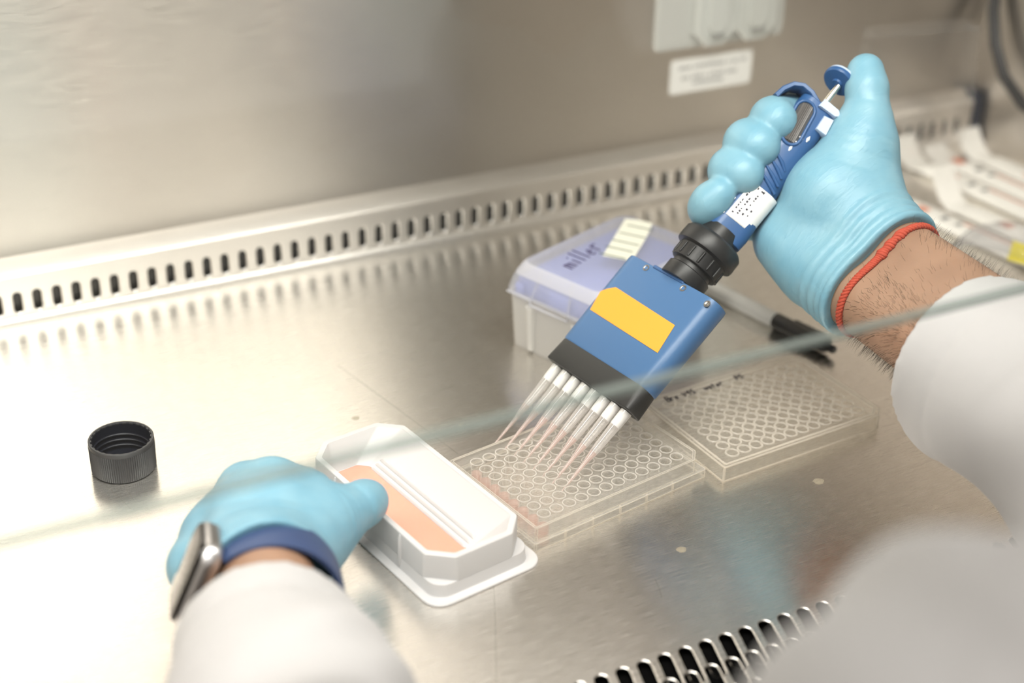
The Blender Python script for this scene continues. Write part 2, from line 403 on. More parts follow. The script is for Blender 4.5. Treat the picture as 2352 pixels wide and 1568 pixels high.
# ------------------------------------------------------------------ lid of the plate, lying to the right
M2 = T3(462.0, 614.4, 0) @ Rz(TH2)
lid = empty('plate_lid', M2, 'clear plate lid with rows of rings and black handwriting, lying right of the open plate', 'plate lid')
b = MB()
ol, il = oct_rect(0, 0, 127.2, 85.2, (1, 6, 7, 1)), oct_rect(1.2, 1.2, 126, 84, (1, 5.5, 6.5, 1))
wall_ring(b, ol, il, .1, 9.3)
b.build('side_wall', CLEAR_LID, lid, smooth=0)
b = MB(); b.plate(ol, [], 8.7, 9.3); b.build('top_sheet', CLEAR_LID, lid, smooth=0)
b = MB()
i2 = oct_rect(2.6, 2.6, 124.6, 82.6, (1, 5, 6, 1)); i3 = oct_rect(3.8, 3.8, 123.4, 81.4, (1, 4.6, 5.6, 1))
wall_ring(b, ol, oct_rect(.9, .9, 126.3, 84.3, (1, 5.6, 6.6, 1)), 9.2, 9.9)
wall_ring(b, i2, i3, 9.2, 9.75)
wall_ring(b, oct_rect(-.35, -.35, 127.55, 85.55, (1, 6, 7, 1)), ol, .05, .7)
for x, y in ((.6, .6), (126.6, .6 + 5.5), (126.6 - 5.5, .6)): b.box((x, y, 4.8), (1.1, 1.1, 9.6))
b.build('edge_bead', RING, lid, smooth=0)
b = MB(); b.lathe([(3.35, 9.25), (3.4, 9.75), (3.8, 10.0), (4.3, 9.8), (4.42, 9.25)], 20)
g0 = b.build('ring', RING, lid, smooth=60)
for k, (x, y) in enumerate(wells):
    g = g0 if k == 0 else copy_obj(g0, lid); g.location = (x * MM, y * MM, 0)
INK = plain('marker_ink', (.03, .025, .045, 1), .5)
def strokes(mb, glyphs, s, M, r=.35):
    """pen strokes: list of polylines in letter units"""
    for g in glyphs: mb.tube([(p[0] * s, p[1] * s, 0) for p in g], r, 6, M=M)
GL = {'B': [[(0, 0), (0, 1), (.4, .95), (.4, .6), (0, .52)], [(0, .52), (.45, .45), (.45, .05), (0, 0)]], 'r': [[(0, 0), (0, .6)], [(0, .4), (.15, .58), (.35, .55)]],
      'x': [[(0, 0), (.35, .55)], [(0, .55), (.35, 0)]], 'V': [[(0, .9), (.2, 0), (.42, .9)]], '9': [[(.35, .6), (.1, .5), (.05, .8), (.3, .95), (.38, .6), (.3, 0)]],
      '5': [[(.4, .9), (.08, .9), (.05, .5), (.35, .5), (.38, .1), (.02, .03)]], 'w': [[(0, .5), (.12, 0), (.25, .4), (.38, 0), (.5, .5)]], 'a': [[(.35, .45), (.1, .45), (.02, .1), (.25, .02), (.36, .45), (.4, 0)]],
      't': [[(.15, .8), (.15, 0)], [(0, .5), (.32, .52)]], 'e': [[(.02, .25), (.35, .28), (.2, .5), (.02, .25), (.1, 0), (.36, .08)]], 'P': [[(0, 0), (0, .95), (.4, .9), (.38, .5), (0, .45)]],
      'm': [[(0, 0), (.02, .5), (.18, .45), (.2, 0), (.22, .45), (.4, .42), (.42, 0)]], 'i': [[(.1, 0), (.1, .5)], [(.1, .75), (.11, .8)]], 'l': [[(.1, 0), (.12, 1)]], 'h': [[(0, 0), (0, 1)], [(0, .4), (.25, .5), (.3, 0)]], ' ': []}
def write(word, h, M, r=.3, adv=.62):
    b = MB(); x = 0
    for c in word:
        strokes(b, [[(p[0] + x + p[1] * .12, p[1]) for p in g] for g in GL[c]], h, M, r); x += adv * (.6 if c in 'il' else 1)
    return b
write('Brx V95  water   P5', 5.4, T3(15, 76.6, 10.0), .38, .60).build('handwriting', INK, lid, smooth=60)['label'] = 'black handwriting on the lid'

# ------------------------------------------------------------------ white reagent reservoir
WHITE = plain('white_polystyrene', (.67, .66, .655, 1), .42, bumpscale=60, bumpdist=.00004, Subsurface_Weight=.15, Subsurface_Radius=(.01, .008, .007), Subsurface_Scale=.3)
ang = math.radians(10.0); sx = np.array([math.cos(ang), math.sin(ang)]); lx = np.array([-math.sin(ang), math.cos(ang)])
Fp = np.array([260.8, 580.2]); cR = Fp + sx * 34 + lx * 71
res = empty('reagent_reservoir', T3(cR[0], cR[1], 0) @ Rz(10), 'white plastic reagent reservoir held by the left glove', 'reservoir')
b = MB()
b.loft([[(x, y, z) for x, y in rrect(73 - 2 * i, 148 - 2 * i, 11 - i, 6)] for z, i in ((.05, .4), (.5, 0), (1.3, 0), (1.7, .5))], True, True)
b.build('base_flange', WHITE, res)
def oct8(w, d, c, m=6):   # octagon with slightly rounded corners, fixed vertex count
    pts = [(w / 2, -d / 2 + c), (w / 2, d / 2 - c), (w / 2 - c, d / 2), (-w / 2 + c, d / 2), (-w / 2, d / 2 - c), (-w / 2, -d / 2 + c), (-w / 2 + c, -d / 2), (w / 2 - c, -d / 2)]
    out = []
    for i, p in enumerate(pts):
        p = np.array(p); a = np.array(pts[i - 1]); q = np.array(pts[(i + 1) % 8]); r = 1.6
        A = p + unit(a - p) * r; Bq = p + unit(q - p) * r
        for t in np.linspace(0, 1, m): out.append(tuple((1 - t) ** 2 * A + 2 * t * (1 - t) * p + t * t * Bq))
    return out
b = MB()
b.loft([[(x, y, z) for x, y in rrect(w, d, r, 6)] for z, w, d, r in ((1.5, 63.6, 138, 10), (2.6, 62.5, 136.9, 9.5), (8.6, 62.05, 136.45, 9.3), (9.1, 61.6, 136.0, 9.1))], False, True)
# upper body: outer wall, rim, asymmetric trough
outer = [[(x, y, z) for x, y in oct8(w, d, c)] for z, w, d, c in ((8.5, 62.0, 136.4, 13.0), (22.8, 61.2, 135.2, 12.2), (23.7, 60.6, 134.6, 12.0), (24, 59.8, 133.8, 11.8))]
def inner(w, d, c, cx, cy_, z): return [(x + cx, y + cy_, z) for x, y in oct8(w, d, c)]
rim = inner(54.6, 128, 10.5, 0, 0, 24); lip = inner(53.6, 127, 10.2, 0, 0, 23.2)
low = inner(17, 104, 4, -15.5, 0, 4.0)
mid = [tuple(np.array(a) * .26 + np.array(c) * .74) for a, c in zip(low, lip)]
b.loft(outer + [rim, lip, low], False, True)
for y in (33, -33):            # vertical ribs pressed into the long sides
    for s in (-1, 1): b.tube([(s * 31.2, y, 3), (s * 31.0, y, 6), (s * 30.7, y, 21), (s * 30.4, y, 23)], [.6, 1.3, 1.3, .6], 8)
b.build('trough', WHITE, res, smooth=30)
# moulded ribs on the long slope
b = MB()
def slope(x): t = (x + 7) / (26.8 + 7); return 4.0 + t * 19.2
for k in range(4):
    x = -1.0 + 3.1 * k; z = slope(x)
    L = []
    for y in (-47, -45, 45, 47):
        e = .1 if abs(y) > 46 else 1
        L.append([(x - 1.15, y, z - .95), (x - .85, y, z + .95 * e - .45), (x - .1, y, z + 1.35 * e), (x + .7, y, z + 1.2 * e), (x + 1.2, y, z + .5)])
    b.loft(L)
b.build('slope_rib', WHITE, res, smooth=30)
PEACH = Mat('peach_medium'); pp = PEACH.pr((.95, .43, .31, 1), .12, Subsurface_Weight=.3, Subsurface_Radius=(.01, .005, .003), Subsurface_Scale=.5)
PEACH = PEACH.surf(PEACH.mix(.10, pp.outputs[0], PEACH.transp((1, .85, .8, 1))))
tq = (9.2 - 4.0) / 19.2
top = [tuple(np.array(a) * (1 - tq) + np.array(c) * tq) for a, c in zip(low, lip)]
ins = lambda L, d: [(p[0] + (-15.5 * (1 - tq) - p[0]) * d, p[1] * (1 - d), p[2]) for p in L]
b = MB(); b.loft([[(p[0], p[1], 4.15) for p in ins(low, .02)], [(p[0], p[1], 9.15) for p in ins(top, .01)]], True, True)
b.build('medium', PEACH, res)['label'] = 'salmon pink culture medium in the trough'

# ------------------------------------------------------------------ black screw cap standing upside down
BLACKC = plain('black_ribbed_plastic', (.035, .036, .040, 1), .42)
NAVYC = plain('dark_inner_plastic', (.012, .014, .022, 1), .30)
cap = empty('screw_cap', (149.3, 777.6, 0), 'black ribbed screw cap standing open side up on the steel', 'bottle cap')
b = MB(); n = 180; L = []
for z, r, rib in ((.3, 17.8, 0), (1.0, 18.4, .0), (1.4, 18.5, .25), (17.4, 18.75, .25), (17.8, 18.7, 0), (20.1, 18.8, 0), (20.5, 18.5, 0), (20.5, 17.6, 0), (19.6, 17.2, 0)):
    L.append([((r + (rib if i % 2 else -rib)) * math.cos(2 * math.pi * i / n), (r + (rib if i % 2 else -rib)) * math.sin(2 * math.pi * i / n), z) for i in range(n)])
b.loft(L, True, False); b.build('shell', BLACKC, cap, smooth=25)
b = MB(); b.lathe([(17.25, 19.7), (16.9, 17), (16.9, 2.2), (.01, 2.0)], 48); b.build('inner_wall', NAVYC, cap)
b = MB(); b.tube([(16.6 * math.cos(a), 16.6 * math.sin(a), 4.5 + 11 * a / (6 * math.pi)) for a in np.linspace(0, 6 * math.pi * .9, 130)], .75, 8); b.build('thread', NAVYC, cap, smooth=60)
b = MB()
for k in range(26):
    a = 2 * math.pi * k / 26; b.box((17.3, 0, 19.6), (1.2, 2.1, 1.2), M=Matrix.Rotation(a, 4, 'Z'), bev=.25)
b.build('rim_teeth', BLACKC, cap)

# ------------------------------------------------------------------ tip box behind the pipette
BOXBASE = milky('milky_polypropylene', (.82, .80, .77, 1), .18)
BOXLID = milky('frosted_lid', (.80, .80, .84, 1), .52, .35)
LILAC = plain('lilac_tip_rack', (.30, .36, .78, 1), .4)
bx = empty('tip_box', T3(420.5, 818.5, 0) @ Rz(20.5), 'frosted pipette tip box with a lilac rack, ruled paper label and pen scribble', 'tip box')
bw, bd = 121.0, 83.0   # local +x along the long side, local -y along the near short side
def boxloop(i, z, r, n=5): return [(x + bw / 2, y - bd / 2, z) for x, y in rrect(bw - 2 * i, bd - 2 * i, r, n)]
b = MB(); b.loft([boxloop(3.2, .1, 6), boxloop(2.8, .8, 6), boxloop(.6, 39, 7), boxloop(-.6, 39.5, 7), boxloop(-.6, 41.5, 7), boxloop(.6, 41.5, 7), boxloop(2, 41.3, 6), boxloop(3.6, 2, 5)], True, True)
for px_ in (22, 62, 100): b.tube([(px_, -bd + .6, 3), (px_, -bd + .1, 36)], [.8, 1.6], 8)
for py_ in (-22, -62): b.tube([(2.0, py_, 3), (.6, py_, 36)], [2.5, 4], 8)
b.build('base', BOXBASE, bx)
b = MB(); b.loft([boxloop(4.2, 36, 5), boxloop(4.2, 50.5, 5), boxloop(5.2, 51.2, 5)], True, True)
b.box((3.0, -44, 45), (2.4, 18, 12), bev=.6); b.box((2.6, -10, 43), (2, 7, 10), bev=.6)
b.build('tip_rack', LILAC, bx)
b = MB(); b.loft([boxloop(-1.0, 40.6, 7), boxloop(-.9, 43, 7), boxloop(.8, 51, 8), boxloop(6.0, 61.0, 9), boxloop(8, 62.2, 9), boxloop(9.3, 62.6, 8)], False, True)
b.build('lid', BOXLID, bx, smooth=40)
b = MB()
b.tube([(-1.2, -2, 41.2), (-1.2, -22, 41.2), (-1.4, -23, 37.6), (-1.4, -55, 37.6), (-1.2, -56, 41.2), (-1.2, -80, 41.2)], .8, 6)
b.tube([(-.8, -23, 41), (1.2, -24.5, 49), (6.5, -26, 60.5)], .8, 6); b.tube([(-.8, -55, 41), (1.2, -54, 49), (6.5, -52.5, 60.5)], .8, 6)
b.build('latch', BOXLID, bx, smooth=60)
b = MB(); b.loft([boxloop(2.0, 54.2, 8), boxloop(5.3, 60.6, 9), boxloop(7.0, 62.1, 9)], False, False)
b.build('lid_edge', milky('frosted_edge', (.88, .87, .88, 1), .25, .35), bx)
PAPER = plain('cream_paper', (.80, .79, .68, 1), .8)
LINE = plain('label_rule', (.10, .14, .10, 1), .7)
Ml = T3(82, -37.5, 62.65) @ Rz(25)
b = MB(); b.loft([[(x, y, z) for x, y in ((-32, -10), (8, -10.5), (31, -9), (33, 0), (32, 10.5), (-31, 10.5))] for z in (.02, .25)], M=Ml); lab = b.build('paper_label', PAPER, bx, smooth=0)
b = MB()
for x in (-29.5, -17.5, -6, 7, 21): b.box((x, .2, .3), (1.3, 19.6 - abs(x) * .02, .14), M=Ml @ Rz(-8))
b.build('ruled_line', LINE, lab, smooth=0)
PURPLE = plain('violet_ink', (.05, .03, .12, 1), .5)
write('miller', 15, T3(20, -40, 62.75) @ Rz(9), .5, .62).build('handwriting', PURPLE, bx, smooth=60)['label'] = 'violet pen scribble'

# ------------------------------------------------------------------ marker pen lying behind the plate lid
E0 = at_z(1918, 806, 5.5); E1 = at_z(1648, 668, 6.0)
dr = unit(E1 - E0); dr[2] = 0; dr = unit(dr); sdv = np.cross([0, 0, 1], dr)
Mm = frame((E0[0], E0[1], 5.9), sdv, [0, 0, 1], dr)     # local z runs from the cap end to the barrel end
pen = empty('marker_pen', Mm, 'grey marker pen with a black cap lying behind the plate lid', 'marker')
PENW = plain('grey_barrel', (.62, .61, .58, 1), .35); PENB = plain('black_cap_plastic', (.012, .011, .012, 1), .25)
b = MB(); b.lathe([(.01, 52), (5.6, 52), (5.85, 54), (5.85, 118), (5.3, 128), (3.2, 132.5), (3.0, 137), (.01, 137)], 32); barrel = b.build('barrel', PENW, pen)
b = MB(); b.lathe([(.01, 0), (2.2, .2), (2.9, 1.2), (2.9, 5), (4.0, 6.5), (4.7, 9), (5.75, 40), (5.75, 54.5), (5.2, 54.5)], 32); b.build('cap', PENB, pen)
b = MB(); b.tube([(-4.2, 1.5, 8), (-6.4, 2.4, 11), (-7.2, 2.6, 24), (-7.3, 2.6, 42)], [1.2, 1.2, 1.1, .8], 8); b.build('clip', PENB, pen)
PRT = plain('grey_print', (.16, .16, .17, 1), .6)
b = MB()
for k in range(15):
    z = 62 + k * 2.6; h = .9 + .8 * ((k * 7) % 5) / 5
    for aa in (155, 172) if 3 < k < 12 else (164,):
        A = math.radians(aa); b.box((0, 0, 0), (h * 1.4, .12, 1.5), M=Matrix.Rotation(A - math.pi / 2, 4, 'Z') @ T3(0, 5.88, z))
b.box((0, 0, 0), (3, .12, 3.2), M=Matrix.Rotation(math.radians(75), 4, 'Z') @ T3(0, 5.8, 120))
b.build('print', PRT, barrel, smooth=0)

# ------------------------------------------------------------------ power outlet and notice on the rear wall
GREYP = plain('grey_outlet_plastic', (.50, .50, .47, 1), .45)
GREYD = plain('grey_outlet_cover', (.54, .55, .52, 1), .4)
Mo = Matrix(((1, 0, 0, 694), (0, 0, -1, YW), (0, 1, 0, 182), (0, 0, 0, 1)))
ot = empty('power_outlet', Mo, 'grey double power outlet with two flip covers on the rear wall', 'power outlet')
b = MB(); b.loft([[(x, y, z) for x, y in rrect(121 - i, 117 - i, 4, 3)] for z, i in ((.05, 0), (3.5, 0), (4.6, 2))]); b.build('wall_plate', GREYP, ot)
for cx in (-10.5, 27.5):
    b = MB()
    def oc(w, h, c, z): return [(cx + x, y, z) for x, y in ((w / 2, -h / 2 + c), (w / 2, h / 2 - c), (w / 2 - c, h / 2), (-w / 2 + c, h / 2), (-w / 2, h / 2 - c), (-w / 2, -h / 2 + c), (-w / 2 + c, -h / 2), (w / 2 - c, -h / 2))]
    b.loft([oc(38, 113, 11, 4.4), oc(38, 113, 11, 12), oc(35, 110, 10, 14)]); cv = b.build('flip_cover', GREYD, ot, smooth=20)
    b = MB(); b.loft([oc(19, 92, 5, 13.5), oc(17, 90, 5, 16.5)]); b.build('raised_panel', GREYD, cv, smooth=20)
    b = MB(); b.box((cx, -47.5, 15.5), (12, 3.5, 4), bev=.8); b.build('pull_tab', plain('tab_dark_grey', (.34, .34, .32, 1), .5), cv)  # pull tab in a darker grey than its cover
nt = empty('notice_sticker', Matrix(((1, 0, 0, 691), (0, 0, -1, YW), (0, 1, 0, 99), (0, 0, 0, 1))), 'white notice sticker with faint grey print below the outlet', 'sticker')
b = MB(); b.loft([[(x, y, z) for x, y in rrect(78, 28.5, 3, 3)] for z in (.05, .5)]); b.build('sheet', plain('white_sticker', (.80, .79, .76, 1), .55), nt)
b = MB(); x = -33
for row_, (y, x1) in enumerate(((7.0, 31), (-1.6, 25), (-6.8, 12))):
    x = -31 + (0, 3, 14)[row_]
    while x < x1:
        w = random.uniform(1.0, 2.4); b.box((x + w / 2, y + random.uniform(-.4, .4), .55), (w, random.uniform(2.4, 3.6), .06)); x += w + random.choice((.7, .7, .8, 2.6))
b.build('print', plain('grey_notice_print', (.34, .34, .34, 1), .7), nt, smooth=0)

# ------------------------------------------------------------------ eight-channel pipette (local x along the tip row, y front face, z up the handle)
PT = np.array([358.27, 666.02, 8.0]); prow = np.array([-math.sin(math.radians(TH1)), math.cos(math.radians(TH1)), 0])
dq = ray(1908, 222); pend = CAM + dq * (((PT - CAM) @ prow) / (dq @ prow)); pax = unit(pend - PT); pnn = np.cross(pax, prow)
MP = frame(PT, prow, pnn, pax)
BLUE = plain('blue_pipette_plastic', (.062, .158, .335, 1), .38, bumpscale=400, bumpdist=.00006)
BLUED = plain('blue_handle_plastic', (.026, .10, .27, 1), .36)
LBLUE = plain('pale_blue_button', (.55, .66, .84, 1), .4)
BLK = plain('black_pipette_plastic', (.014, .014, .015, 1), .42)
BLKG = plain('charcoal_plastic', (.026, .026, .025, 1), .5)
ORANGE = plain('orange_tape', (.95, .385, .035, 1), .75, bumpscale=900, bumpdist=.0001)
CHROME = plain('steel_rod', (.82, .78, .70, 1), .2, 1.0)
LABELW = plain('white_label', (.86, .86, .85, 1), .55)
SCREW = plain('screw_steel', (.30, .29, .28, 1), .35, 1.0)
pip = empty('multichannel_pipette', MP, 'blue eight-channel pipette with orange tape, held by the right glove', 'pipette')
def rsec(z, w, d, r, cx=0, cyy=0, n=6): return [(x, y, z) for x, y in rrect(w, d, r, n, cx, cyy)]
b = MB(); b.loft([rsec(76, 77, 17, 7.5), rsec(77, 78.4, 18, 8), rsec(100, 78.8, 18.4, 8), rsec(139.5, 79.4, 18.8, 8), rsec(141.2, 79, 18.2, 7.8), rsec(141.6, 77.4, 16.8, 7)])
hs = b.build('manifold_housing', BLUE, pip, smooth=40)
b = MB(); b.loft([rsec(60.4, 75, 15.5, 3), rsec(61, 76, 16.4, 3.4), rsec(75.2, 77, 17, 7), rsec(76.2, 76.5, 16.8, 7)]); b.build('manifold_base', BLKG, pip, smooth=40)
b = MB(); b.loft([[(x, y, z) for x, z in ((33, 114.6), (35.5, 111.5), (32.6, 98.6), (-29.5, 97.2), (-26.5, 116.5), (28, 118.5))] for y in (9.15, 9.5)]); b.build('orange_tape', ORANGE, pip, smooth=0)
for x, z in ((19, 138.2), (-13.5, 138.2), (-35, 137)):
    b = MB(); b.lathe([(.01, 9.0), (1.9, 9.0), (2.2, 9.55), (1.5, 9.6), (.9, 9.2), (.01, 9.2)], 14, M=T3(x, 0, z) @ Matrix.Rotation(math.radians(90), 4, 'X') @ Matrix.Rotation(math.pi, 4, 'Y'))
    b.build('screw', SCREW, pip)
b = MB(); b.box((2, 2.5, 141.4), (27, 15, 2.4), bev=1.0); b.build('neck_plate', BLUED, pip)
nz = MB(); nz.lathe([(2.4, 50), (2.75, 57), (3.1, 60.4), (.01, 60.4)], 16)
nz0 = nz.build('nozzle', BLKG, pip)
for k in range(8):
    o = nz0 if k == 0 else copy_obj(nz0, pip); o.location = ((31.5 - 9 * k) * MM, 0, 0)
# black rotating collar
NC = -2.0
b = MB()
b.lathe([(14.2, 141.8), (14.4, 142.2), (14.4, 150.4), (13.2, 151.2), (13.0, 154)], 40, M=T3(NC, 0, 0), cap0=True)
b.lathe([(13.0, 153.8), (15.6, 154.4), (15.9, 155.4), (15.9, 163.4), (16.2, 164)], 40, M=T3(NC, 0, 0))
b.lathe([(16.2, 163.6), (19.2, 164.6), (19.6, 166.2), (19.4, 173.5), (17.6, 175.6), (13.0, 176.6), (11.6, 183.5)], 40, M=T3(NC, 0, 0), cap1=True)
for k in range(14):
    a = 2 * math.pi * k / 14; b.box((15.9 * math.cos(a) + NC, 15.9 * math.sin(a), 159), (1.6, 1.6, 7.5), bev=.5)
b.build('collar', BLK, pip, smooth=40)
# handle frame: hu points to the finger side, hv towards the front right
vcam = unit(-MW[2]); hvw = unit(vcam - (vcam @ pax) * pax); huw = np.cross(pax, hvw)
if huw @ MW[0] > 0: huw = -huw
B3 = np.stack([prow, pnn, pax], 1); hul, hvl = B3.T @ huw, B3.T @ hvw
MH = frame((0, 0, 0), hul, hvl, (0, 0, 1))        # handle coordinates -> pipette coordinates
MH = MH @ T3(0, 0, 178) @ Matrix.Rotation(math.radians(1.0), 4, 'Y') @ Matrix.Diagonal((1, 1, .965, 1)) @ T3(0, 0, -178)
def hsec(z, w, d, r, cx, cyy=0, n=6): return [(x, y, z) for x, y in rrect(w, d, r, n, cx, cyy)]
b = MB(); b.loft([hsec(177.8, 22, 19, 6, -3.2), hsec(179, 25, 21.5, 6.5, -3.2), hsec(186, 26, 22.4, 7, -3.2), hsec(200, 25.5, 22, 8, -2.8), hsec(232, 24, 22, 9, -1.6), hsec(255, 24.5, 22, 8, -.6), hsec(279, 25, 22, 7, .2), hsec(283.5, 24, 21, 7, .2), hsec(284.8, 21, 18, 6, .2)], M=MH)
hd = b.build('handle', BLUED, pip, smooth=40)
b = MB()
for k in range(4): b.tube([(-11 + 1.2 * k, 11.0 - .3 * k, 219.5 + 5.2 * k), (-4 + .4 * k, 11.35, 222.5 + 5.2 * k), (5, 11.2, 226 + 5.2 * k)], [1.0, 1.3, .7], 8, M=MH)
b.build('grip_rib', BLUED, hd, smooth=60)
# hook that rests on the index finger
L = []
for (u, z), (nu, nzv), w in zip(((-4, 280), (3, 283.5), (9, 286.2), (15.5, 286.6), (20.5, 283.5), (23.6, 277.5), (24.6, 271)), ((-.4, .9), (-.4, .9), (-.3, .95), (0, 1), (.55, .83), (.9, .45), (.98, .2)), (20, 20, 19, 18, 17, 16, 15)):
    L.append([(u + nu * q * 1.7, y, z + nzv * q * 1.7) for q, y in ((1, -w / 2 + 1), (1, w / 2 - 1), (.6, w / 2), (-.6, w / 2), (-1, w / 2 - 1), (-1, -w / 2 + 1), (-.6, -w / 2), (.6, -w / 2))])
b = MB(); b.loft(L, M=MH); b.build('finger_hook', BLUED, pip, smooth=50)
# knurled volume wheel in its window
MWn = MH @ T3(4.2, 0, 264.5) @ Matrix.Rotation(math.radians(9), 4, 'Y')
b = MB(); n = 60; LL = []
for z, r in ((-13.5, 3.4), (-12.8, 5.2), (12.8, 5.2), (13.5, 3.4)): LL.append([((r + (.28 if i % 2 else -.28)) * math.cos(2 * math.pi * i / n), 7.2 + (r + (.28 if i % 2 else -.28)) * math.sin(2 * math.pi * i / n), z) for i in range(n)])
b.loft(LL, M=MWn); b.build('volume_wheel', plain('grey_knurled_wheel', (.13, .12, .115, 1), .42, bumpscale=1200, bumpdist=.0004), pip, smooth=20)
b = MB(); pts = stadium(0, 0, 12, 30, 0, 8)
b.tube([(p[0], 11.1, p[1]) for p in pts], 1.1, 8, M=MWn, closed=True); b.build('wheel_window_rim', BLUED, hd, smooth=60)
b = MB(); b.loft([[(x, y, z) for x, z in stadium(0, 0, 11, 29, 0, 8)] for y in (10.4, 11.15)], M=MWn); b.build('wheel_window', plain('window_dark', (.012, .014, .02, 1), .4), hd)
# ejector
def wedge(pts, y0, y1): 
    c = np.mean(np.array(pts), axis=0); sh = [tuple(c + (np.array(p) - c) * .9) for p in pts]
    return [[(p[0], y, p[1]) for p in q] for q, y in ((sh, y0), (pts, y0 + 1), (pts, y1 - 1), (sh, y1))]
b = MB(); b.loft(wedge([(1.2, 280.6), (.6, 286.4), (-10.3, 286.2), (-13.5, 283.4), (-11, 281.2)], 2, 13.5), M=MH); b.build('ejector_button', LBLUE, pip, smooth=30)
b = MB(); b.loft(wedge([(-5.2, 278), (-11.5, 279.5), (-13.5, 268), (-6.0, 267.6)], 2, 13.2), M=MH); b.build('ejector_slide', LBLUE, pip, smooth=30)
b = MB(); b.lathe([(1.9, 283), (1.9, 303)], 14, M=MH @ T3(-1.4, 4, 0)); b.build('plunger_rod', CHROME, pip)
Mb = MH @ T3(.2, 4, 302.6) @ Matrix.Rotation(math.radians(22), 4, 'X') @ Matrix.Rotation(math.radians(-5), 4, 'Y')
b = MB(); b.lathe([(.01, -1.4), (3, -1.4), (3.4, .0), (9.4, .6), (10.2, 1.6), (10.3, 3.4)], 32, M=Mb); pbt = b.build('plunger_button', BLUED, pip)
b = MB(); b.lathe([(10.3, 3.3), (10.0, 5.2), (8.6, 6.3), (5, 6.7), (.01, 6.8)], 32, M=Mb); b.build('button_cap', LBLUE, pbt)
# white inventory label and printed marks
Ml = MH @ T3(-8.6, 0, 204) 
b = MB(); L = []
L = [(-15.2, 5.4), (-14.5, 7.0), (-13.2, 8.65), (-11.55, 9.93), (-9.6, 10.75), (-7.5, 11), (-2, 11.1), (4.5, 11.05)]
lbl = [[(x - (z - 191) * .03 + .2, y + .16 + (z - 191) * .002, z) for x, y in L] for z in (190.8, 192.5, 214, 217.5)]
b.loft(lbl, False, False, closed=False, M=MH); lb = b.build('inventory_label', LABELW, pip, smooth=60, thick=.25)
b = MB()
for r_, u in enumerate((2.6, -.2, -3.0, -5.8)):
    z = 194 + 1.2 * r_
    while z < (213, 208, 212, 203)[r_]:
        w = random.uniform(.9, 1.8); b.box((u - .3 - (z - 191) * .03, 11.42, z + w / 2), (random.uniform(.7, 1.3), .1, w), M=MH); z += w + random.choice((.7, .9, 2.4))
for k in range(8): b.box((random.uniform(-6, 3), 11.45, 215.6), (.8, .1, random.uniform(.7, 1.6)), M=MH)
b.build('print', INK, lb, smooth=0)
b = MB()
for k, (u, z, w, h) in enumerate(((8.6, 193, 2.0, 4.0), (8.6, 198.3, 1.9, 2.6), (8.6, 202, 2.0, 3.0), (6.3, 191, 1.0, 1.1), (6.3, 193, 1.0, 1.4), (6.3, 195.2, 1.0, 1.1), (6.3, 197.3, 1.0, 1.5), (6.3, 199.7, 1.0, 1.2), (6.3, 202, 1.0, 1.4))):
    b.box((u, 9.7 if u > 7 else 10.85, z), (w, 1.0 if u > 7 else .6, h), M=MH)
b.tube([(-2.6, 11.1, 253), (-2.6, 11.1, 259)], .5, 6, M=MH); b.tube([(-3.9, 11.1, 257.6), (-2.6, 11.1, 259.6), (-1.4, 11.1, 257.6)], .45, 6, M=MH); b.tube([(-3.9, 11.1, 254.4), (-2.6, 11.1, 252.4), (-1.4, 11.1, 254.4)], .45, 6, M=MH)
for u, z in ((-6.6, 260), (-1.6, 248.6)): b.tube([(u, 10.9, z - 2.0), (u + .2, 10.9, z), (u + .3, 10.9, z + 2.4)], [.4, 1.1, .2], 8, M=MH)
b.build('printed_mark', plain('white_print', (.85, .86, .88, 1), .5), hd)
# ------------------------------------------------------------------ eight filter tips
TIPC = clear_plastic('clear_tip', (.99, .985, .98, 1), (.97, .95, .93, 1), base=.20, edge=.65, power=1.5)
FILT = plain('white_filter', (.90, .89, .87, 1), .7)
PINKL = clear_plastic('tip_medium', (.99, .92, .90, 1), (.93, .76, .71, 1), base=.32, edge=.6, power=1.5, rough=.1)
names = ['clear pipette tip at the far end of the row, nearest the tip box', 'second clear pipette tip from the far end of the row', 'third clear pipette tip from the far end of the row', 'fourth clear pipette tip from the far end of the row',
         'fourth clear pipette tip from the lid end of the row', 'third clear pipette tip from the lid end of the row', 'second clear pipette tip from the lid end of the row', 'clear pipette tip at the near end of the row, closest to the plate lid']
tip0 = None
for k in range(8):
    Mt = MP @ T3(31.5 - 9 * k, 0, 0)
    if tip0 is None:
        tip0 = empty('pipette_tip', Mt, names[k], 'pipette tip', 'filter tips on the pipette')
        b = MB(); b.lathe([(.45, .3), (1.0, 14), (1.35, 22), (2.5, 31), (3.2, 49), (3.45, 50), (3.7, 60.2), (3.3, 60.2), (3.0, 49), (2.3, 31)], 18); b.build('tip_body', TIPC, tip0)
        b = MB(); b.lathe([(.01, 49.5), (3.15, 49.5), (3.40, 51.2), (3.62, 60), (.01, 60)], 18); b.build('filter', FILT, tip0)
        b = MB(); b.lathe([(.01, .6), (.38, .6), (.9, 14), (1.22, 22), (2.25, 30.2), (.01, 30.2)], 14); b.build('medium', PINKL, tip0)['label'] = 'pale pink medium drawn into the tip'
        t_ = tip0
    else:
        t_ = copy_tree(tip0); M_ = Mt.copy(); M_.translation *= MM; t_.matrix_world = M_; t_['label'] = names[k]

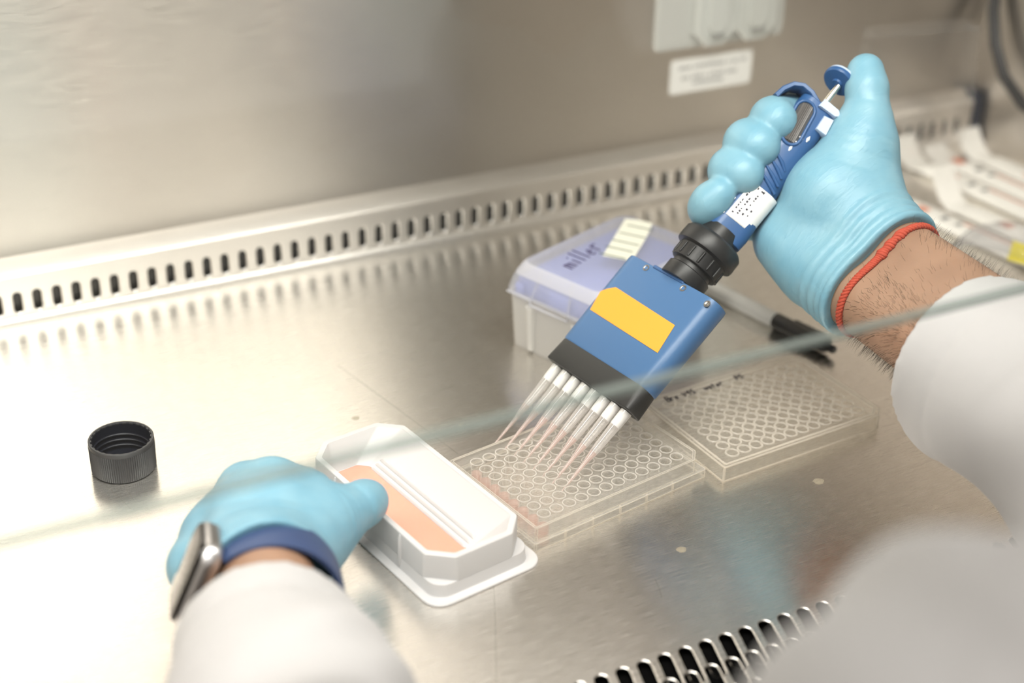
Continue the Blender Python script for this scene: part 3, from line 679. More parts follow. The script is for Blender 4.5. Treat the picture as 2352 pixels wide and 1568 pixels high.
# ------------------------------------------------------------------ soft bodies: distance fields meshed with surface nets
class Field:
    def __init__(self, lo, hi, step):
        self.lo = np.array(lo, np.float32); self.h = step
        self.n = np.ceil((np.array(hi) - np.array(lo)) / step).astype(int) + 1
        self.d = np.full(tuple(self.n), 1e3, np.float32)
    def sub(self, lo, hi):
        a = np.maximum(np.floor((np.array(lo) - self.lo) / self.h).astype(int), 0); b_ = np.minimum(np.ceil((np.array(hi) - self.lo) / self.h).astype(int) + 1, self.n)
        if np.any(a >= b_): return None
        sl = tuple(slice(i, j) for i, j in zip(a, b_))
        g = np.meshgrid(*[self.lo[i] + self.h * np.arange(a[i], b_[i], dtype=np.float32) for i in range(3)], indexing='ij')
        return sl, np.stack(g, -1)
    def blank(self): f = object.__new__(Field); f.lo, f.h, f.n = self.lo, self.h, self.n; f.d = np.full(tuple(self.n), 1e3, np.float32); return f
    @staticmethod
    def smin(a, b_, k):
        if k <= 0: return np.minimum(a, b_)
        h = np.maximum(k - np.abs(a - b_), 0) / k
        return np.minimum(a, b_) - h * h * k * .25
    def cone(self, a, b_, ra, rb, k=0, flat=None):
        """tapered capsule; flat = (axis, factor) squeezes it along that axis"""
        a = np.array(a, np.float32); b_ = np.array(b_, np.float32); R = max(ra, rb) * (max(1, 1) + 0) + max(k, 2) + 3 * self.h
        r_ = self.sub(np.minimum(a, b_) - R, np.maximum(a, b_) + R)
        if r_ is None: return self
        sl, P = r_; ab = b_ - a; t = np.clip(((P - a) @ ab) / max(float(ab @ ab), 1e-6), 0, 1)
        q = P - a - t[..., None] * ab
        l2 = (q * q).sum(-1)
        if flat is not None:
            w = np.array(flat[0], np.float32); w /= np.linalg.norm(w); l2 = l2 + (q @ w) ** 2 * (flat[1] ** 2 - 1)
        d = np.sqrt(l2) - (ra + t * (rb - ra))
        if flat is not None: d = d * .85
        self.d[sl] = self.smin(self.d[sl], d, k); return self
    def chain(self, pts, rads, k=3, flat=None):
        for i in range(len(pts) - 1): self.cone(pts[i], pts[i + 1], rads[i], rads[i + 1], k, flat)
        return self
    def join(self, other, k): self.d = self.smin(self.d, other.d, k); return self
    def cut(self, other, k=0):      # subtract the other field
        self.d = -self.smin(-self.d, other.d, k); return self
    def points(self): return np.stack(np.meshgrid(*[self.lo[i] + self.h * np.arange(self.n[i], dtype=np.float32) for i in range(3)], indexing='ij'), -1)
    def mesh(self):
        d = self.d; s = d < 0
        nx, ny, nz = d.shape
        cnt = np.zeros((nx - 1, ny - 1, nz - 1), np.int16)
        for i in (0, 1):
            for j in (0, 1):
                for k in (0, 1): cnt += s[i:nx - 1 + i, j:ny - 1 + j, k:nz - 1 + k]
        act = (cnt > 0) & (cnt < 8); idx = np.full(act.shape, -1, np.int64); C_ = np.argwhere(act); idx[act] = np.arange(len(C_))
        acc = np.zeros((len(C_), 3)); num = np.zeros(len(C_))
        corners = [(i, j, k) for i in (0, 1) for j in (0, 1) for k in (0, 1)]
        val = {c: d[C_[:, 0] + c[0], C_[:, 1] + c[1], C_[:, 2] + c[2]] for c in corners}
        for c in corners:
            for ax in range(3):
                if c[ax] == 0:
                    c2 = tuple(1 if q == ax else c[q] for q in range(3)); a, b_ = val[c], val[c2]; m = (a < 0) != (b_ < 0)
                    t = np.where(m, a / np.where(m, a - b_, 1), 0); p = np.array(c, float)[None] + np.eye(3)[ax][None] * t[:, None]
                    acc[m] += p[m]; num[m] += 1
        V = self.lo + self.h * (C_ + acc / num[:, None])
        F = []
        for ax in range(3):
            u, w = [(1, 2), (2, 0), (0, 1)][ax]
            a = [slice(None)] * 3; a[ax] = slice(0, -1); b_ = [slice(None)] * 3; b_[ax] = slice(1, None)
            s0, s1 = s[tuple(a)], s[tuple(b_)]; E = np.argwhere(s0 != s1)
            ok = (E[:, u] > 0) & (E[:, w] > 0) & (E[:, u] < d.shape[u] - 1) & (E[:, w] < d.shape[w] - 1); E = E[ok]
            q = []
            for du, dw in ((-1, -1), (0, -1), (0, 0), (-1, 0)):
                e = E.copy(); e[:, u] += du; e[:, w] += dw; q.append(idx[e[:, 0], e[:, 1], e[:, 2]])
            q = np.stack(q, 1); fl = s0[E[:, 0], E[:, 1], E[:, 2]]; q[~fl] = q[~fl][:, ::-1]; F.append(q)
        return V, np.concatenate(F)
    def build(self, name, mat, parent=None, relax=2):
        V, F = self.mesh()
        # relax along the faces a little so that the surface is even
        for _ in range(relax):
            acc = np.zeros_like(V); num = np.zeros(len(V))
            for i in range(4):
                for j in ((i + 1) % 4, (i - 1) % 4): np.add.at(acc, F[:, i], V[F[:, j]]); np.add.at(num, F[:, i], 1)
            V = V * .5 + acc / np.maximum(num, 1)[:, None] * .5
        me = bpy.data.meshes.new(name); me.vertices.add(len(V)); me.vertices.foreach_set('co', (V * MM).astype(np.float32).ravel())
        me.loops.add(len(F) * 4); me.loops.foreach_set('vertex_index', F.astype(np.int32).ravel()); me.polygons.add(len(F))
        me.polygons.foreach_set('loop_start', np.arange(0, len(F) * 4, 4, dtype=np.int32)); me.polygons.foreach_set('use_smooth', [True] * len(F))
        me.update(calc_edges=True); me.validate(); me.materials.append(mat)
        o = bpy.data.objects.new(name, me); col.objects.link(o)
        if parent is not None: o.parent = parent
        return o

def at_v(px, py, v): d = ray(px, py); return CAM + d * (((PT - CAM) @ hvw + v) / (d @ hvw))
def glove_mat():
    M = Mat('blue_nitrile'); p = M.pr((.20, .36, .44, 1), .42); p.inputs['Specular IOR Level'].default_value = .45
    p.inputs['Subsurface Weight'].default_value = .12; p.inputs['Subsurface Radius'].default_value = (.006, .008, .01); p.inputs['Subsurface Scale'].default_value = .3
    fine = M.noise(M.coord((1, 1, 1)), 900, 2); wr = M.noise(M.coord((40, 150, 60)), 1.0, 3, .55); wr2 = M.noise(M.coord((1, 1, 1)), 55, 2)
    n1 = M.bump(M.ramp(wr, [(.42, 0), (.50, 1), (.58, 0)]), .0007, .13); n2 = M.bump(wr2, .0012, .14, n1); M.link(M.bump(fine, .00006, .4, n2), p.inputs['Normal'])
    c = M.ramp(wr2, [(.3, (.150, .325, .425, 1)), (.7, (.195, .370, .455, 1))]); M.link(c, p.inputs['Base Color'])
    return M.surf(p.outputs[0])
GLOVE = glove_mat()
def skin_mat():
    M = Mat('skin'); p = M.pr((.52, .27, .165, 1), .5); p.inputs['Subsurface Weight'].default_value = .2; p.inputs['Subsurface Radius'].default_value = (.01, .004, .002); p.inputs['Subsurface Scale'].default_value = .3
    a = M.noise(M.coord((1, 1, 1)), 30, 4); f = M.noise(M.coord((1, 1, 1)), 700, 3)
    M.link(M.ramp(a, [(.3, (.235, .135, .086, 1)), (.7, (.33, .20, .132, 1))]), p.inputs['Base Color']); M.link(M.bump(f, .0002, .35), p.inputs['Normal'])
    return M.surf(p.outputs[0])
SKIN = skin_mat()
def coat_mat():
    M = Mat('lab_coat_cloth'); p = M.pr((.50, .495, .495, 1), .85); p.inputs['Sheen Weight'].default_value = .2
    wv = M.noise(M.coord((1, 1, 1)), 1500, 2); fo = M.noise(M.coord((1, 1, .6)), 13, 2, .5)
    M.link(M.bump(wv, .0002, .3, M.bump(fo, .016, .5)), p.inputs['Normal'])
    return M.surf(p.outputs[0])
COAT = coat_mat()

# arm joints shared by body, gloves and coat
RW = (at_v(2046, 566, 24), at_v(1958, 668, 22))          # two points across the right wrist
RWc = (RW[0] + RW[1]) / 2
REL = np.array([572.0, 335.0, 92.0]); RSH = np.array([590.0, 190.0, 250.0])
LW = np.array([171.0, 583.0, 53.0]); LEL = np.array([114.0, 322.0, 84.0]); LUM = np.array([196.0, 222.0, 112.0]); LSH = np.array([226.0, 190.0, 236.0])
fax = unit(REL - RWc)                                    # up the right forearm
# --- body: one continuous surface (chest, shoulders, arms; hands sit inside the gloves)
f = Field((60., 40., -330.), (740., 720., 585.), 4.5)
f.cone((330, 150, 210), (470, 150, 210), 72, 72, 30); f.cone((400, 150, 190), (400, 130, -240), 98, 92, 40, ((0, 1, 0), 1.3))
f.cone(LSH + [25, 0, 0], RSH - [35, 0, 0], 46, 46, 40); f.cone((400, 150, 250), (400, 165, 330), 50, 46, 20); f.cone((400, 168, 330), (402, 178, 400), 46, 50, 10)
# head bent over the work
f.cone((403, 190, 470), (403, 232, 478), 74, 72, 30); f.cone((403, 232, 440), (403, 268, 410), 54, 26, 26); f.cone((403, 180, 400), (403, 205, 440), 50, 56, 20)
f.cone((403, 300, 470), (403, 322, 446), 7, 11, 10); f.cone((375, 291, 486), (431, 291, 486), 10, 10, 14)
f.cone((388, 283, 421), (418, 283, 421), 6, 6, 8)
for s_ in (-1, 1): f.cone((403 + s_ * 72, 205, 470), (403 + s_ * 76, 200, 440), 11, 7, 6)
f.chain([LSH, LUM, LEL], [44, 40, 34], 12)
f.chain([LEL, LEL * .5 + LW * .5, LW], [34, 32, 23.5], 10); f.cone(LW, LW + [14, 50, -2], 20, 14, 8)
f.chain([RSH, (RSH + REL) / 2, REL], [46, 42, 38], 12)
for q in (0, 1): f.chain([REL, REL * .5 + RW[q] * .5 + (RW[q] - RWc) * .12, RW[q]], [38, 28, 20.5], 18)
for q in (0, 1): f.cone(RW[q], RW[q] - fax * 22, 18, 12, 8)
person = f.build('person', SKIN, None, 3)
tag(person, 'person in white lab coat and pale blue gloves, gripping the pipette and the white reservoir', 'person')

f = Field((315., 100., 440.), (490., 310., 585.), 4.0)
f.cone((403, 186, 478), (403, 226, 488), 81, 78, 20); f.cone((403, 165, 430), (403, 170, 470), 62, 76, 20)
pl = f.points(); f.d = np.maximum(f.d, (pl[..., 1] - 262 - (pl[..., 2] - 470) * .35).astype(np.float32))
f.build('hair', plain('dark_hair', (.02, .014, .01, 1), .6, bumpscale=600, bumpdist=.001), person, 2)

def crease(f, p, ax, reach, depth=.55, width=1.1):
    P = f.points() - np.array(p, np.float32); s_ = P @ np.array(unit(ax), np.float32); r2 = (P * P).sum(-1)
    f.d = f.d + (depth * np.exp(-(s_ / width) ** 2) * np.exp(-r2 / reach ** 2)).astype(np.float32)
def glove(f, c, ax, rolls, name):
    """trim the glove behind the cuff and add its rolled bead and folds; ax points up the forearm"""
    P = f.points(); pl = (P - np.array(c, np.float32)) @ np.array(ax, np.float32)
    d0 = f.d.copy(); f.d = np.maximum(f.d - 1.2, pl)
    for off, r_ in rolls:
        f.d = Field.smin(f.d, np.sqrt((pl - off) ** 2 + (d0 - 1.0) ** 2) - r_, 2.0)
    return f.build(name, GLOVE, person, 2)

# --- right glove, wrapped round the pipette handle
V = lambda *p: [at_v(*q) for q in p]
lo = np.minimum.reduce(V((1570, 720, -45), (2110, 110, -45), (2110, 720, 60), (1570, 110, 40))) - 20
hi = np.maximum.reduce(V((1570, 720, -45), (2110, 110, -45), (2110, 720, 60), (1570, 110, 40))) + 20
f = Field(lo, hi, 1.3)
wa_r = unit(RW[0] - RW[1])
palm = f.blank()
palm.chain(V((1968, 330, 6), (1905, 455, 6), (1815, 560, -2)), [17.5, 22, 15], 14)            # thenar and heel folded over the handle
palm.chain(V((1990, 345, 6), (1992, 480, 10)) + [RW[0]], [17, 20, 21.5], 14)
palm.chain(V((1905, 455, 4), (1975, 560, 12)) + [RWc], [22, 22, 22], 16)
palm.chain(V((1800, 552, -8), (1880, 620, 4)) + [RW[1]], [15, 19, 20.5], 16)
palm.chain(V((1880, 290, -26), (1985, 420, -10)), [13, 18], 14)
palm.chain(V((1845, 350, -28), (1960, 470, -12)), [13, 18], 14)
palm.chain(V((1805, 430, -28), (1930, 540, -10)), [13, 18], 14)
palm.chain(V((1765, 505, -26), (1890, 600, -8)), [12, 17], 14)
for q in (0, 1): palm.cone(RW[q], RW[q] + fax * 14, 21.2, 21.5, 12)
thumb = f.blank().chain(V((1972, 345, 8), (1992, 262, 9), (1992, 205, 8), (1990, 163, 6)), [16.6, 12, 10.6, 9.2], 5)
thumb.cone(*V((1990, 200, 8), (1985, 170, 5)), 10.4, 9.0, 4)
f.d = palm.d; f.join(thumb, 10)
fingers = (([(1880, 290, -26), (1830, 262, -22), (1800, 268, -13), (1775, 275, 0), (1783, 278, 7)], [12, 10.4, 10.0, 10.8, 10.3]),
           ([(1845, 350, -28), (1785, 326, -24), (1752, 326, -14), (1720, 331, 0), (1742, 336, 8)], [12.5, 11.4, 11.2, 12.2, 11.7]),
           ([(1805, 430, -28), (1748, 398, -24), (1715, 392, -14), (1683, 393, 0), (1708, 399, 8)], [12.5, 11.2, 10.6, 11.6, 11.0]),
           ([(1765, 505, -26), (1680, 512, -22), (1640, 496, -11), (1622, 480, -1), (1636, 460, 4), (1655, 441, 8)], [11, 8.8, 7.8, 7.4, 7.8, 7.2]))
for pts, rad in fingers:
    g = f.blank().chain(V(*pts), rad, 10); f.join(g, 2.2)
tx = np.array(V((1992, 262, 9))[0]) - np.array(V((1985, 360, 8))[0])
for q_, sk in (((1965, 292, 20), .35), ((1975, 306, 22), .15), ((1972, 330, 24), .3), ((1985, 355, 24), .2), ((1990, 232, 18), .1), ((1995, 395, 26), .25)):
    crease(f, V(q_)[0], unit(tx) + huw * -sk, 20)
for q_, k_ in (((1960, 560, 40), .5), ((1990, 520, 40), .7), ((1930, 620, 36), .4)): crease(f, V(q_)[0], unit(fax) + wa_r * (k_ - .5), 26, .6, 1.4)
glove(f, RWc + fax * 7.5, fax, ((-1.2, 2.4), (-6.8, 1.7), (-12.5, 1.5), (-20, 1.1)), 'glove')

# --- left glove: fingers down behind the reservoir, thumb on its rim
f = Field((100, 530, 0), (285, 735, 105), 1.3)
Z = lambda *p: [at_z(*q) for q in p]
mcp = Z((690, 1138, 48), (625, 1112, 52), (562, 1122, 46), (512, 1184, 34))
carp = Z((680, 1268, 44), (620, 1250, 54), (540, 1258, 52), (462, 1300, 36))
palm = f.blank()
for m, w, r0, r1 in zip(mcp, carp, (14.5, 15, 15, 13.5), (12.6, 12.9, 12.4, 11.2)):
    c = w * .45 + m * .55; palm.cone(w, c, r0, r1 + 2.2, 12); palm.cone(c, m, r1 + 2.2, r1, 12)
palm.chain(Z((675, 1285, 44), (720, 1240, 40), (762, 1196, 41)), [15, 14.5, 12.4], 14)
palm.chain(Z((715, 1165, 44), (755, 1195, 42)), [11, 11], 14)
palm.cone(carp[0], carp[3], 14, 13, 12)
for c in (carp[0], carp[1], carp[2]): palm.cone(c, LW + unit(LEL - LW) * 18, 14, 23, 12)
palm.cone(LW, LW + unit(LEL - LW) * 22, 24.5, 25.5, 10)
f.d = palm.d
thumb = f.blank().chain(Z((760, 1196, 41), (822, 1163, 40.5), (838, 1153, 38), (846, 1148, 36)), [12.6, 10.6, 10.2, 9.2], 5); f.join(thumb, 8)
for m, r, offs in ((mcp[0], 12.4, ((11, 16, -12), (17, 24, -27), (14, 24, -35))), (mcp[1], 12.6, ((10, 18, -15), (15, 25, -33), (13, 24, -40))), (mcp[2], 12.2, ((10, 16, -14), (17, 23, -29), (16, 22, -35))), (mcp[3], 11, ((10, 15, -9), (18, 22, -20), (18, 21, -24)))):
    g = f.blank().chain([m] + [m + np.array(o_) for o_ in offs], [r, r - 1.8, r - 3, r - 4], 4); f.join(g, 4)
lax = unit(LEL - LW)
for q_, dx_ in (((800, 1172, 50), 0), ((812, 1168, 50), .25), ((785, 1180, 50), -.2), ((838, 1150, 48), .1)): crease(f, at_z(*q_), unit(np.array([1.0, .5 + dx_, -.2])), 14, .6, 1.0)
for q_, dx_ in (((640, 1185, 66), 0), ((600, 1160, 66), .2), ((520, 1200, 60), -.4)): crease(f, at_z(*q_), unit(np.array([.25 + dx_, 1.0, .1])), 20, .5, 1.4)
glove(f, LW + lax * 7, unit(lax + np.array([.25, 0, 0])), ((-.4, 1.3), (-5, .9)), 'glove')

# --- lab coat: body of the coat with two hollow sleeves
def wob(f, amp, seeds, centre, axis):
    P = f.points() - np.array(centre, np.float32); t = P @ np.array(axis, np.float32); x, y, z = P[..., 0], P[..., 1], P[..., 2]
    dsp = 0
    for a, k, ph in seeds: dsp = dsp + a * np.sin(t * k + ph + x * k * .6 - z * k * .5 + 1.3 * np.sin(y * k * .35 + ph))
    f.d = f.d + amp * dsp.astype(np.float32)
f = Field((90., 20., -330.), (720., 300., 380.), 5.5)
f.cone((330, 150, 205), (470, 150, 205), 88, 88, 30); f.cone((400, 150, 190), (400, 130, -260), 116, 120, 40, ((0, 1, 0), 1.25))
f.cone(LSH + [20, 0, 2], RSH - [25, 0, -2], 56, 56, 40); f.cone((400, 150, 250), (400, 160, 318), 66, 60, 20)
f.cone(LSH, LSH * .6 + LUM * .4, 60, 54, 20); f.cone(RSH, RSH * .6 + REL * .4, 58, 54, 20)
wob(f, 3.0, ((1, .075, 3.4), (.6, .13, 2)), LSH, (0.75, .3, .6))
coat = f.build('lab_coat', COAT, person, 3)
SC = at_d(2230, 836, 855); sx_ = unit(REL - SC)          # centre and axis of the right cuff
f = Field(np.minimum.reduce([SC, REL, RSH]) - 85, np.maximum.reduce([SC, REL, RSH]) + 85, 2.6)
S0 = SC - sx_ * 20
f.chain([S0, SC + sx_ * 110, REL, RSH * .55 + REL * .45], [55, 57, 62, 58], 18)
wob(f, 2.6, ((1, .055, .4), (.7, .10, 2.2)), SC, sx_)
inn = f.blank(); inn.chain([S0, SC + sx_ * 110, SC + sx_ * 170], [50, 51, 42], 10); wob(inn, 2.6, ((1, .055, .4), (.7, .10, 2.2)), SC, sx_)
pl = (f.points() - SC.astype(np.float32)) @ sx_.astype(np.float32)
f.d = f.d + (1.3 * np.exp(-((pl - 24) / 2.2) ** 2)).astype(np.float32)
f.d = np.maximum(np.maximum(f.d, -inn.d), -pl)
f.build('sleeve', COAT, coat, 2)
lc = LW + lax * 50 + np.array([-3.0, 0, -8])
f = Field(np.minimum.reduce([lc, LEL, LSH, LUM]) - 80, np.maximum.reduce([lc, LEL, LSH, LUM]) + 80, 2.8)
f.chain([lc - lax * 20, lc + lax * 70, LEL, LUM, LSH], [41, 50, 54, 54, 56], 18)
wob(f, 1.6, ((1, .06, 1.0), (.6, .13, .3)), lc, lax)
inn = f.blank(); inn.chain([lc - lax * 20, lc + lax * 60, lc + lax * 120], [35, 42, 36], 10); wob(inn, 1.6, ((1, .06, 1.0), (.6, .13, .3)), lc, lax)
pl = (f.points() - lc.astype(np.float32)) @ lax.astype(np.float32)
f.d = f.d + (1.3 * np.exp(-((pl - 24) / 2.2) ** 2)).astype(np.float32)
f.d = np.maximum(np.maximum(f.d, -inn.d), -pl)
f.build('sleeve', COAT, coat, 2)

# ------------------------------------------------------------------ wristwatch on the left wrist
NAVY = plain('navy_silicone', (.042, .072, .17, 1), .5)
SILVER = plain('silver_aluminium', (.66, .66, .67, 1), .32, 1.0)
SCREEN = plain('watch_glass', (.012, .011, .010, 1), .06)
wax = unit((-.24, -.92, .18)); wc = LW + lax * 13 + np.array([1.5, 0, -8])
e1 = unit(np.cross([0, 0, 1.0], -wax)); e1 = e1 if e1[0] > 0 else -e1
e2 = np.cross(e1, wax); e2 = e2 if e2[2] > 0 else -e2
Mw_ = frame(wc, e1, e2, np.cross(e1, e2))
watch = empty('wristwatch', Mw_, 'square silver wristwatch on a navy band, worn over the left glove cuff', 'watch')
def bandloop(a, r, w=14): 
    c_, s_ = math.cos(a), math.sin(a); x, y = 34.2 * c_, 32.5 * s_; nx, ny = unit((c_ / 34.2, s_ / 32.5))
    return [(x + nx * q, y + ny * q, z) for q, z in ((-1.0, -w), (-1.3, -w * .7), (-1.3, w * .7), (-1.0, w), (.6, w), (1.3, w * .75), (1.3, -w * .75), (.6, -w))]
nw = np.array([-.724, .595, .348]); A = math.atan2(nw @ e2, nw @ e1); a0, a1 = A - math.radians(29), A + math.radians(29)
b = MB(); b.loft([bandloop(a, 0) for a in np.linspace(a1, a0 + 2 * math.pi, 64)]); b.build('band', NAVY, watch, smooth=50)
b = MB(); b.loft([[(p[0] * .955, p[1] * .955 , p[2] * .9 - 3) for p in bandloop(a, 0)] for a in np.linspace(math.radians(-40), math.radians(62), 30)]); b.build('band_end', NAVY, watch, smooth=50)
nw = np.array([-.724, .595, .348]); A = math.atan2(nw @ e2, nw @ e1); cn = np.array([math.cos(A), math.sin(A), 0]); ct = np.array([-math.sin(A), math.cos(A), 0])
Mc = frame((35.5 * cn[0], 34.5 * cn[1], 0), ct, (0, 0, 1), cn)
def cs(w, d, r, z): return [(x, y, z) for x, y in rrect(w, d, r, 6)]
b = MB(); b.loft([cs(38, 32, 8, -4.5), cs(42.5, 36.5, 9, -3.6), cs(44, 38, 9.5, -1.5), cs(44, 38, 9.5, 2.5), cs(43, 37, 9, 4.2), cs(41.4, 35.4, 8.6, 4.9)], M=Mc); cse = b.build('case', SILVER, watch, smooth=50)
b = MB(); b.loft([cs(42, 36, 8.8, 4.7), cs(41.8, 35.8, 8.7, 5.6), cs(40, 34, 8, 6.6), cs(36, 30, 7, 7.1)], M=Mc); b.build('glass', SCREEN, cse, smooth=50)
b = MB(); b.lathe([(.01, 1.6), (2.6, 1.6), (3.1, 1.0), (3.1, -1), (.01, -1)], 20, M=Mc @ T3(9, -19.6, .6) @ Matrix.Rotation(math.radians(90), 4, 'X')); b.build('crown', SILVER, cse)

# ------------------------------------------------------------------ red thread bracelet on the right wrist
THREAD = Mat('red_thread'); pt = THREAD.pr((.50, .065, .03, 1), .8); THREAD.link(THREAD.bump(THREAD.noise(THREAD.coord((1, 1, 1)), 1500, 2), .0004, .6), pt.inputs['Normal']); THREAD = THREAD.surf(pt.outputs[0])
wa = unit(RW[0] - RW[1]); wb = np.cross(fax, wa); ha = np.linalg.norm(RW[0] - RW[1]) / 2
brc = empty('thread_bracelet', tuple(RWc + fax * 15), 'braided red thread bracelet on the right wrist below the glove cuff', 'bracelet')
cen = fax * 15; path = []
from mathutils.bvhtree import BVHTree
bvh = BVHTree.FromPolygons([v.co[:] for v in person.data.vertices], [p.vertices[:] for p in person.data.polygons])
for th in np.linspace(0, 2 * math.pi, 96, endpoint=False):
    dv = wa * math.cos(th) + wb * math.sin(th); o_ = RWc + fax * (15 + 2.5 * math.cos(th))
    hit = bvh.ray_cast(Vector((o_ + dv * 80) * MM), Vector(-dv), .2)
    if hit[0] is not None: path.append(np.array(hit[0]) / MM + dv * 1.1 - (RWc + fax * 15))
path = np.array(path); n = len(path)
for _ in range(3): path = .5 * path + .25 * np.roll(path, 1, 0) + .25 * np.roll(path, -1, 0)
pp = np.array([path[int(i) % n] * (1 - i % 1) + path[(int(i) + 1) % n] * (i % 1) for i in np.linspace(0, n, n * 5, endpoint=False)])
tg = np.roll(pp, -1, 0) - np.roll(pp, 1, 0); tg /= np.linalg.norm(tg, axis=1)[:, None]; rd = pp / np.linalg.norm(pp, axis=1)[:, None]; sd_ = np.cross(tg, rd)
m_ = len(pp); k_ = np.arange(m_) / m_
knot = 1 + .8 * sum(np.exp(-((k_ - c_) / .014) ** 2) for c_ in (.13, .17, .21, .79, .83, .87))
b = MB()
for ph in (0, 2.094, 4.189):
    q = pp + (rd * np.cos(k_ * 2 * math.pi * 34 + ph)[:, None] * .8 + sd_ * np.sin(k_ * 2 * math.pi * 34 + ph)[:, None] * 1.5) * knot[:, None]
    b.tube(q, [1.0 * (.85 + .3 * kk) for kk in knot], 6, closed=True)
b.build('braid', THREAD, brc, smooth=70)

# ------------------------------------------------------------------ hair on the right forearm
HAIR = plain('dark_arm_hair', (.02, .012, .008, 1), .6)
me = person.data; nv = len(me.vertices); co = np.empty(nv * 3); me.vertices.foreach_get('co', co); co = co.reshape(-1, 3) / MM
no = np.empty(nv * 3); me.vertices.foreach_get('normal', no); no = no.reshape(-1, 3)
tA = (co - RWc) @ fax; dist = np.linalg.norm(co - RWc - tA[:, None] * fax, axis=1)
low = (co - RWc) @ (-wa)
b = MB(); sel = np.where((tA > 12) & (tA < 105) & (dist < 60))[0]
wts = np.where(low[sel] > 8, 1.0, .16) * np.clip((tA[sel] - 8) / 45, .1, 1); wts[low[sel] < -22] = .35
pick = rng.choice(sel, 2200, p=wts / wts.sum())
for i in pick:
    p0 = co[i] + rng.normal(0, 1.6, 3); nrm_ = no[i]; p0 = p0 - nrm_ * (rng.normal(0, 1.6, 3) @ nrm_) * 0
    hit = bvh.find_nearest(Vector(p0 * MM)); p0 = np.array(hit[0]) / MM; nrm_ = np.array(hit[1])
    if nrm_ @ (p0 - RWc - ((p0 - RWc) @ fax) * fax) < 0: nrm_ = -nrm_
    ln = rng.uniform(3, 8); side = unit(np.cross(nrm_, fax)); dr_ = unit(fax * rng.uniform(.2, .8) * + side * rng.normal(-.5, .3) + nrm_ * rng.uniform(.25, .6))
    p1 = p0 + dr_ * ln * .5; p2 = p0 + unit(dr_ + side * rng.normal(0, .15) - nrm_ * .25) * ln
    b.tube([p0 - nrm_ * .2, p1, p2], [.075, .06, .02], 3, caps=False)
hair = b.build('arm_hair', HAIR, person, smooth=0); hair['kind'] = 'stuff'; hair['label'] = 'fine dark hair on the forearm'

# ------------------------------------------------------------------ wrapped serological pipettes by the right wall
WRAP = plain('paper_wrap', (1.0, .97, .92, 1), .6)
PALEO = plain('orange_print', (.80, .33, .22, 1), .7); GREYPR = plain('grey_wrap_print', (.22, .22, .22, 1), .7)
def packet(p0, p1, z, label, w=23, h=9, curl=16, roll=0, mark=.25):
    p0 = np.array(p0, float); p1 = np.array(p1, float); d = unit(p1 - p0); L_ = np.linalg.norm(p1 - p0); s = np.array([-d[1], d[0]])
    M = Matrix(((d[0], s[0], 0, p0[0]), (d[1], s[1], 0, p0[1]), (0, 0, 1, z), (0, 0, 0, 1))) @ Matrix.Rotation(math.radians(roll), 4, 'X')
    r = empty('wrapped_pipette', M, label, 'pipette packet', 'wrapped pipettes by the right wall')
    b = MB(); loops = []
    for x, ww, hh, lift in ((0, 26, .25, curl), (5, 26.5, .25, curl * .62), (12, 26, .3, curl * .28), (22, 25, .8, curl * .06), (32, w, h * .7, 0), (45, w, h, 0), (L_ * .5, w, h, 0), (L_ - 40, w, h * .9, 0), (L_ - 20, w, 1, 0), (L_, w, .3, 2)):
        lp = []
        for k in range(16):
            a = 2 * math.pi * k / 16; c, sn_ = math.cos(a), math.sin(a)
            lp.append((x, ww / 2 * c, lift + .15 + h * .42 * (1 if hh > 2 else hh / h + .1) + hh / 2 * (abs(sn_) ** .8 if sn_ > 0 else -abs(sn_) ** .8)))
        loops.append(lp)
    b.loft(loops); b.build('wrapper', WRAP, r, smooth=60)
    b = MB(); b.box((L_ * mark, -3, h * .92), (11, 9, .3)); b.box((L_ * mark + 62, 2, h * .93), (50, 2.2, .3)); b.build('orange_print', PALEO, r, smooth=0)
    b = MB(); b.box((L_ * mark + 22, -2, h * .92), (5, 8, .3)); b.box((L_ * mark + 36, -2, h * .92), (4, 7, .3)); b.build('grey_print', GREYPR, r, smooth=0)
    return r
packet((812, 916), (854, 650), .2, 'paper-wrapped pipette at the near edge of the bundle, closest to the bare wrist', mark=.2)
packet((852, 884), (884, 640), .2, 'paper-wrapped pipette with a white flap standing up between two others', curl=30, mark=.3)
packet((881, 968), (912, 690), .2, 'paper-wrapped pipette with its peel end bent up against the rear slots', curl=22, mark=.22)
packet((912, 962), (940, 690), .2, 'paper-wrapped pipette second from the right side wall in the bundle', curl=10, mark=.12)
packet((945, 958), (962, 690), .2, 'paper-wrapped pipette lying closest to the right wall', curl=22, mark=.3)

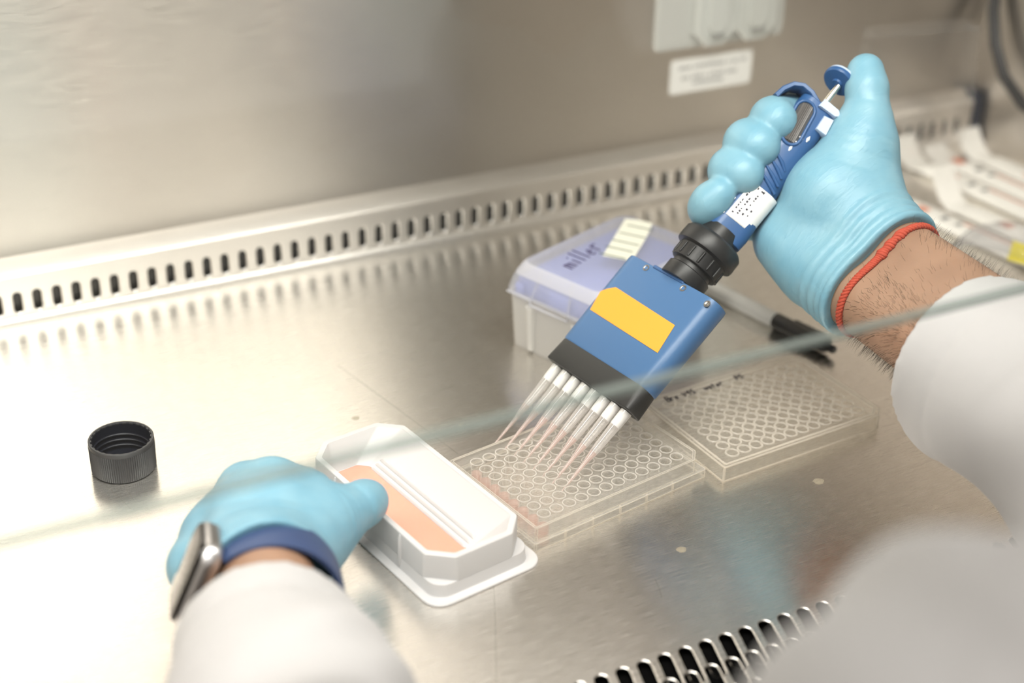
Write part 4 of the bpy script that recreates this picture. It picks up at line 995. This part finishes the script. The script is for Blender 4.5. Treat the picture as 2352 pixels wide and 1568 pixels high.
# clear sachet with a yellow sticker, at the front of the bundle
FILM = clear_plastic('clear_film', (.985, .985, .99, 1), (.80, .80, .84, 1), base=.10, edge=.5, power=2, rough=.2)
sc = at_z(2350, 545, 26)
sach = empty('clear_sachet', T3(sc[0], sc[1], 10) @ Rz(-62), 'crumpled clear sachet with a yellow sticker lying on the wrapped pipettes', 'plastic bag')
b = MB(); loops = []
for x, hh in ((-44, .4), (-38, 4), (-26, 13), (-10, 17), (10, 15), (28, 12), (40, 4), (46, .4)):
    loops.append([(x + 1.5 * math.sin(3 * a), 24 * math.cos(a), 4 + hh * (.55 + .45 * math.sin(a)) + 1.2 * math.sin(x * .3 + 4 * a)) for a in np.linspace(0, 2 * math.pi, 20, endpoint=False)])
b.loft(loops); b.build('film', FILM, sach, smooth=70)
b = MB(); b.loft([[(-2, -23.5, 6), (36, -23, 6), (36, -17, 16.5), (-2, -17, 18.5)], [(-2, -24.2, 6.2), (36, -23.7, 6.2), (36, -17.5, 17.2), (-2, -17.5, 19.2)]]); b.build('yellow_sticker', plain('yellow_sticker', (.78, .66, .04, 1), .5), sach, smooth=0)

# black cable hanging on the right wall
b = MB(); b.tube([(970, 992 - 14, 178), (968, 978, 150), (965, 972, 122), (962, 960, 96), (960, 942, 74), (960, 915, 58), (962, 880, 50), (966, 840, 52), (969, 800, 60)], 5, 12)
tag(b.build('cable', plain('black_cable', (.03, .03, .032, 1), .45), smooth=60), 'thick dark cable sagging along the right side wall', 'cable')
# empty clear bag standing behind the raised thumb
bag = empty('clear_bag', (858, 938, .2), 'thin clear plastic bag standing open behind the raised thumb', 'plastic bag')
FILM2 = clear_plastic('thin_clear_film', (.985, .985, .985, 1), (.75, .72, .70, 1), base=.03, edge=.35, power=2.5, rough=.15)
b = MB(); loops = []
for z, sx2, dy in ((0.2, 58, 6), (30, 60, 9), (80, 61, 10), (118, 60, 9), (133, 58, 8)):
    lp = []
    for x, y in rrect(2 * sx2, 2 * dy, dy * .9, 4):
        zz = z - (14 * max(0, (x - 35) / 25) ** 2 if z > 100 else 0); lp.append((x + .6 * math.sin(z * .1), y + 1.2 * math.sin(x * .12 + z * .05), zz))
    loops.append(lp)
b.loft(loops, True, False); b.build('film', FILM2, bag, smooth=60)
b = MB(); b.tube([(p[0], p[1], p[2]) for p in loops[-1]], .5, 6, closed=True); b.build('bag_mouth', clear_plastic('bag_edge', (.97, .97, .97, 1), (.8, .78, .78, 1), base=.25, edge=.5), bag, smooth=70)
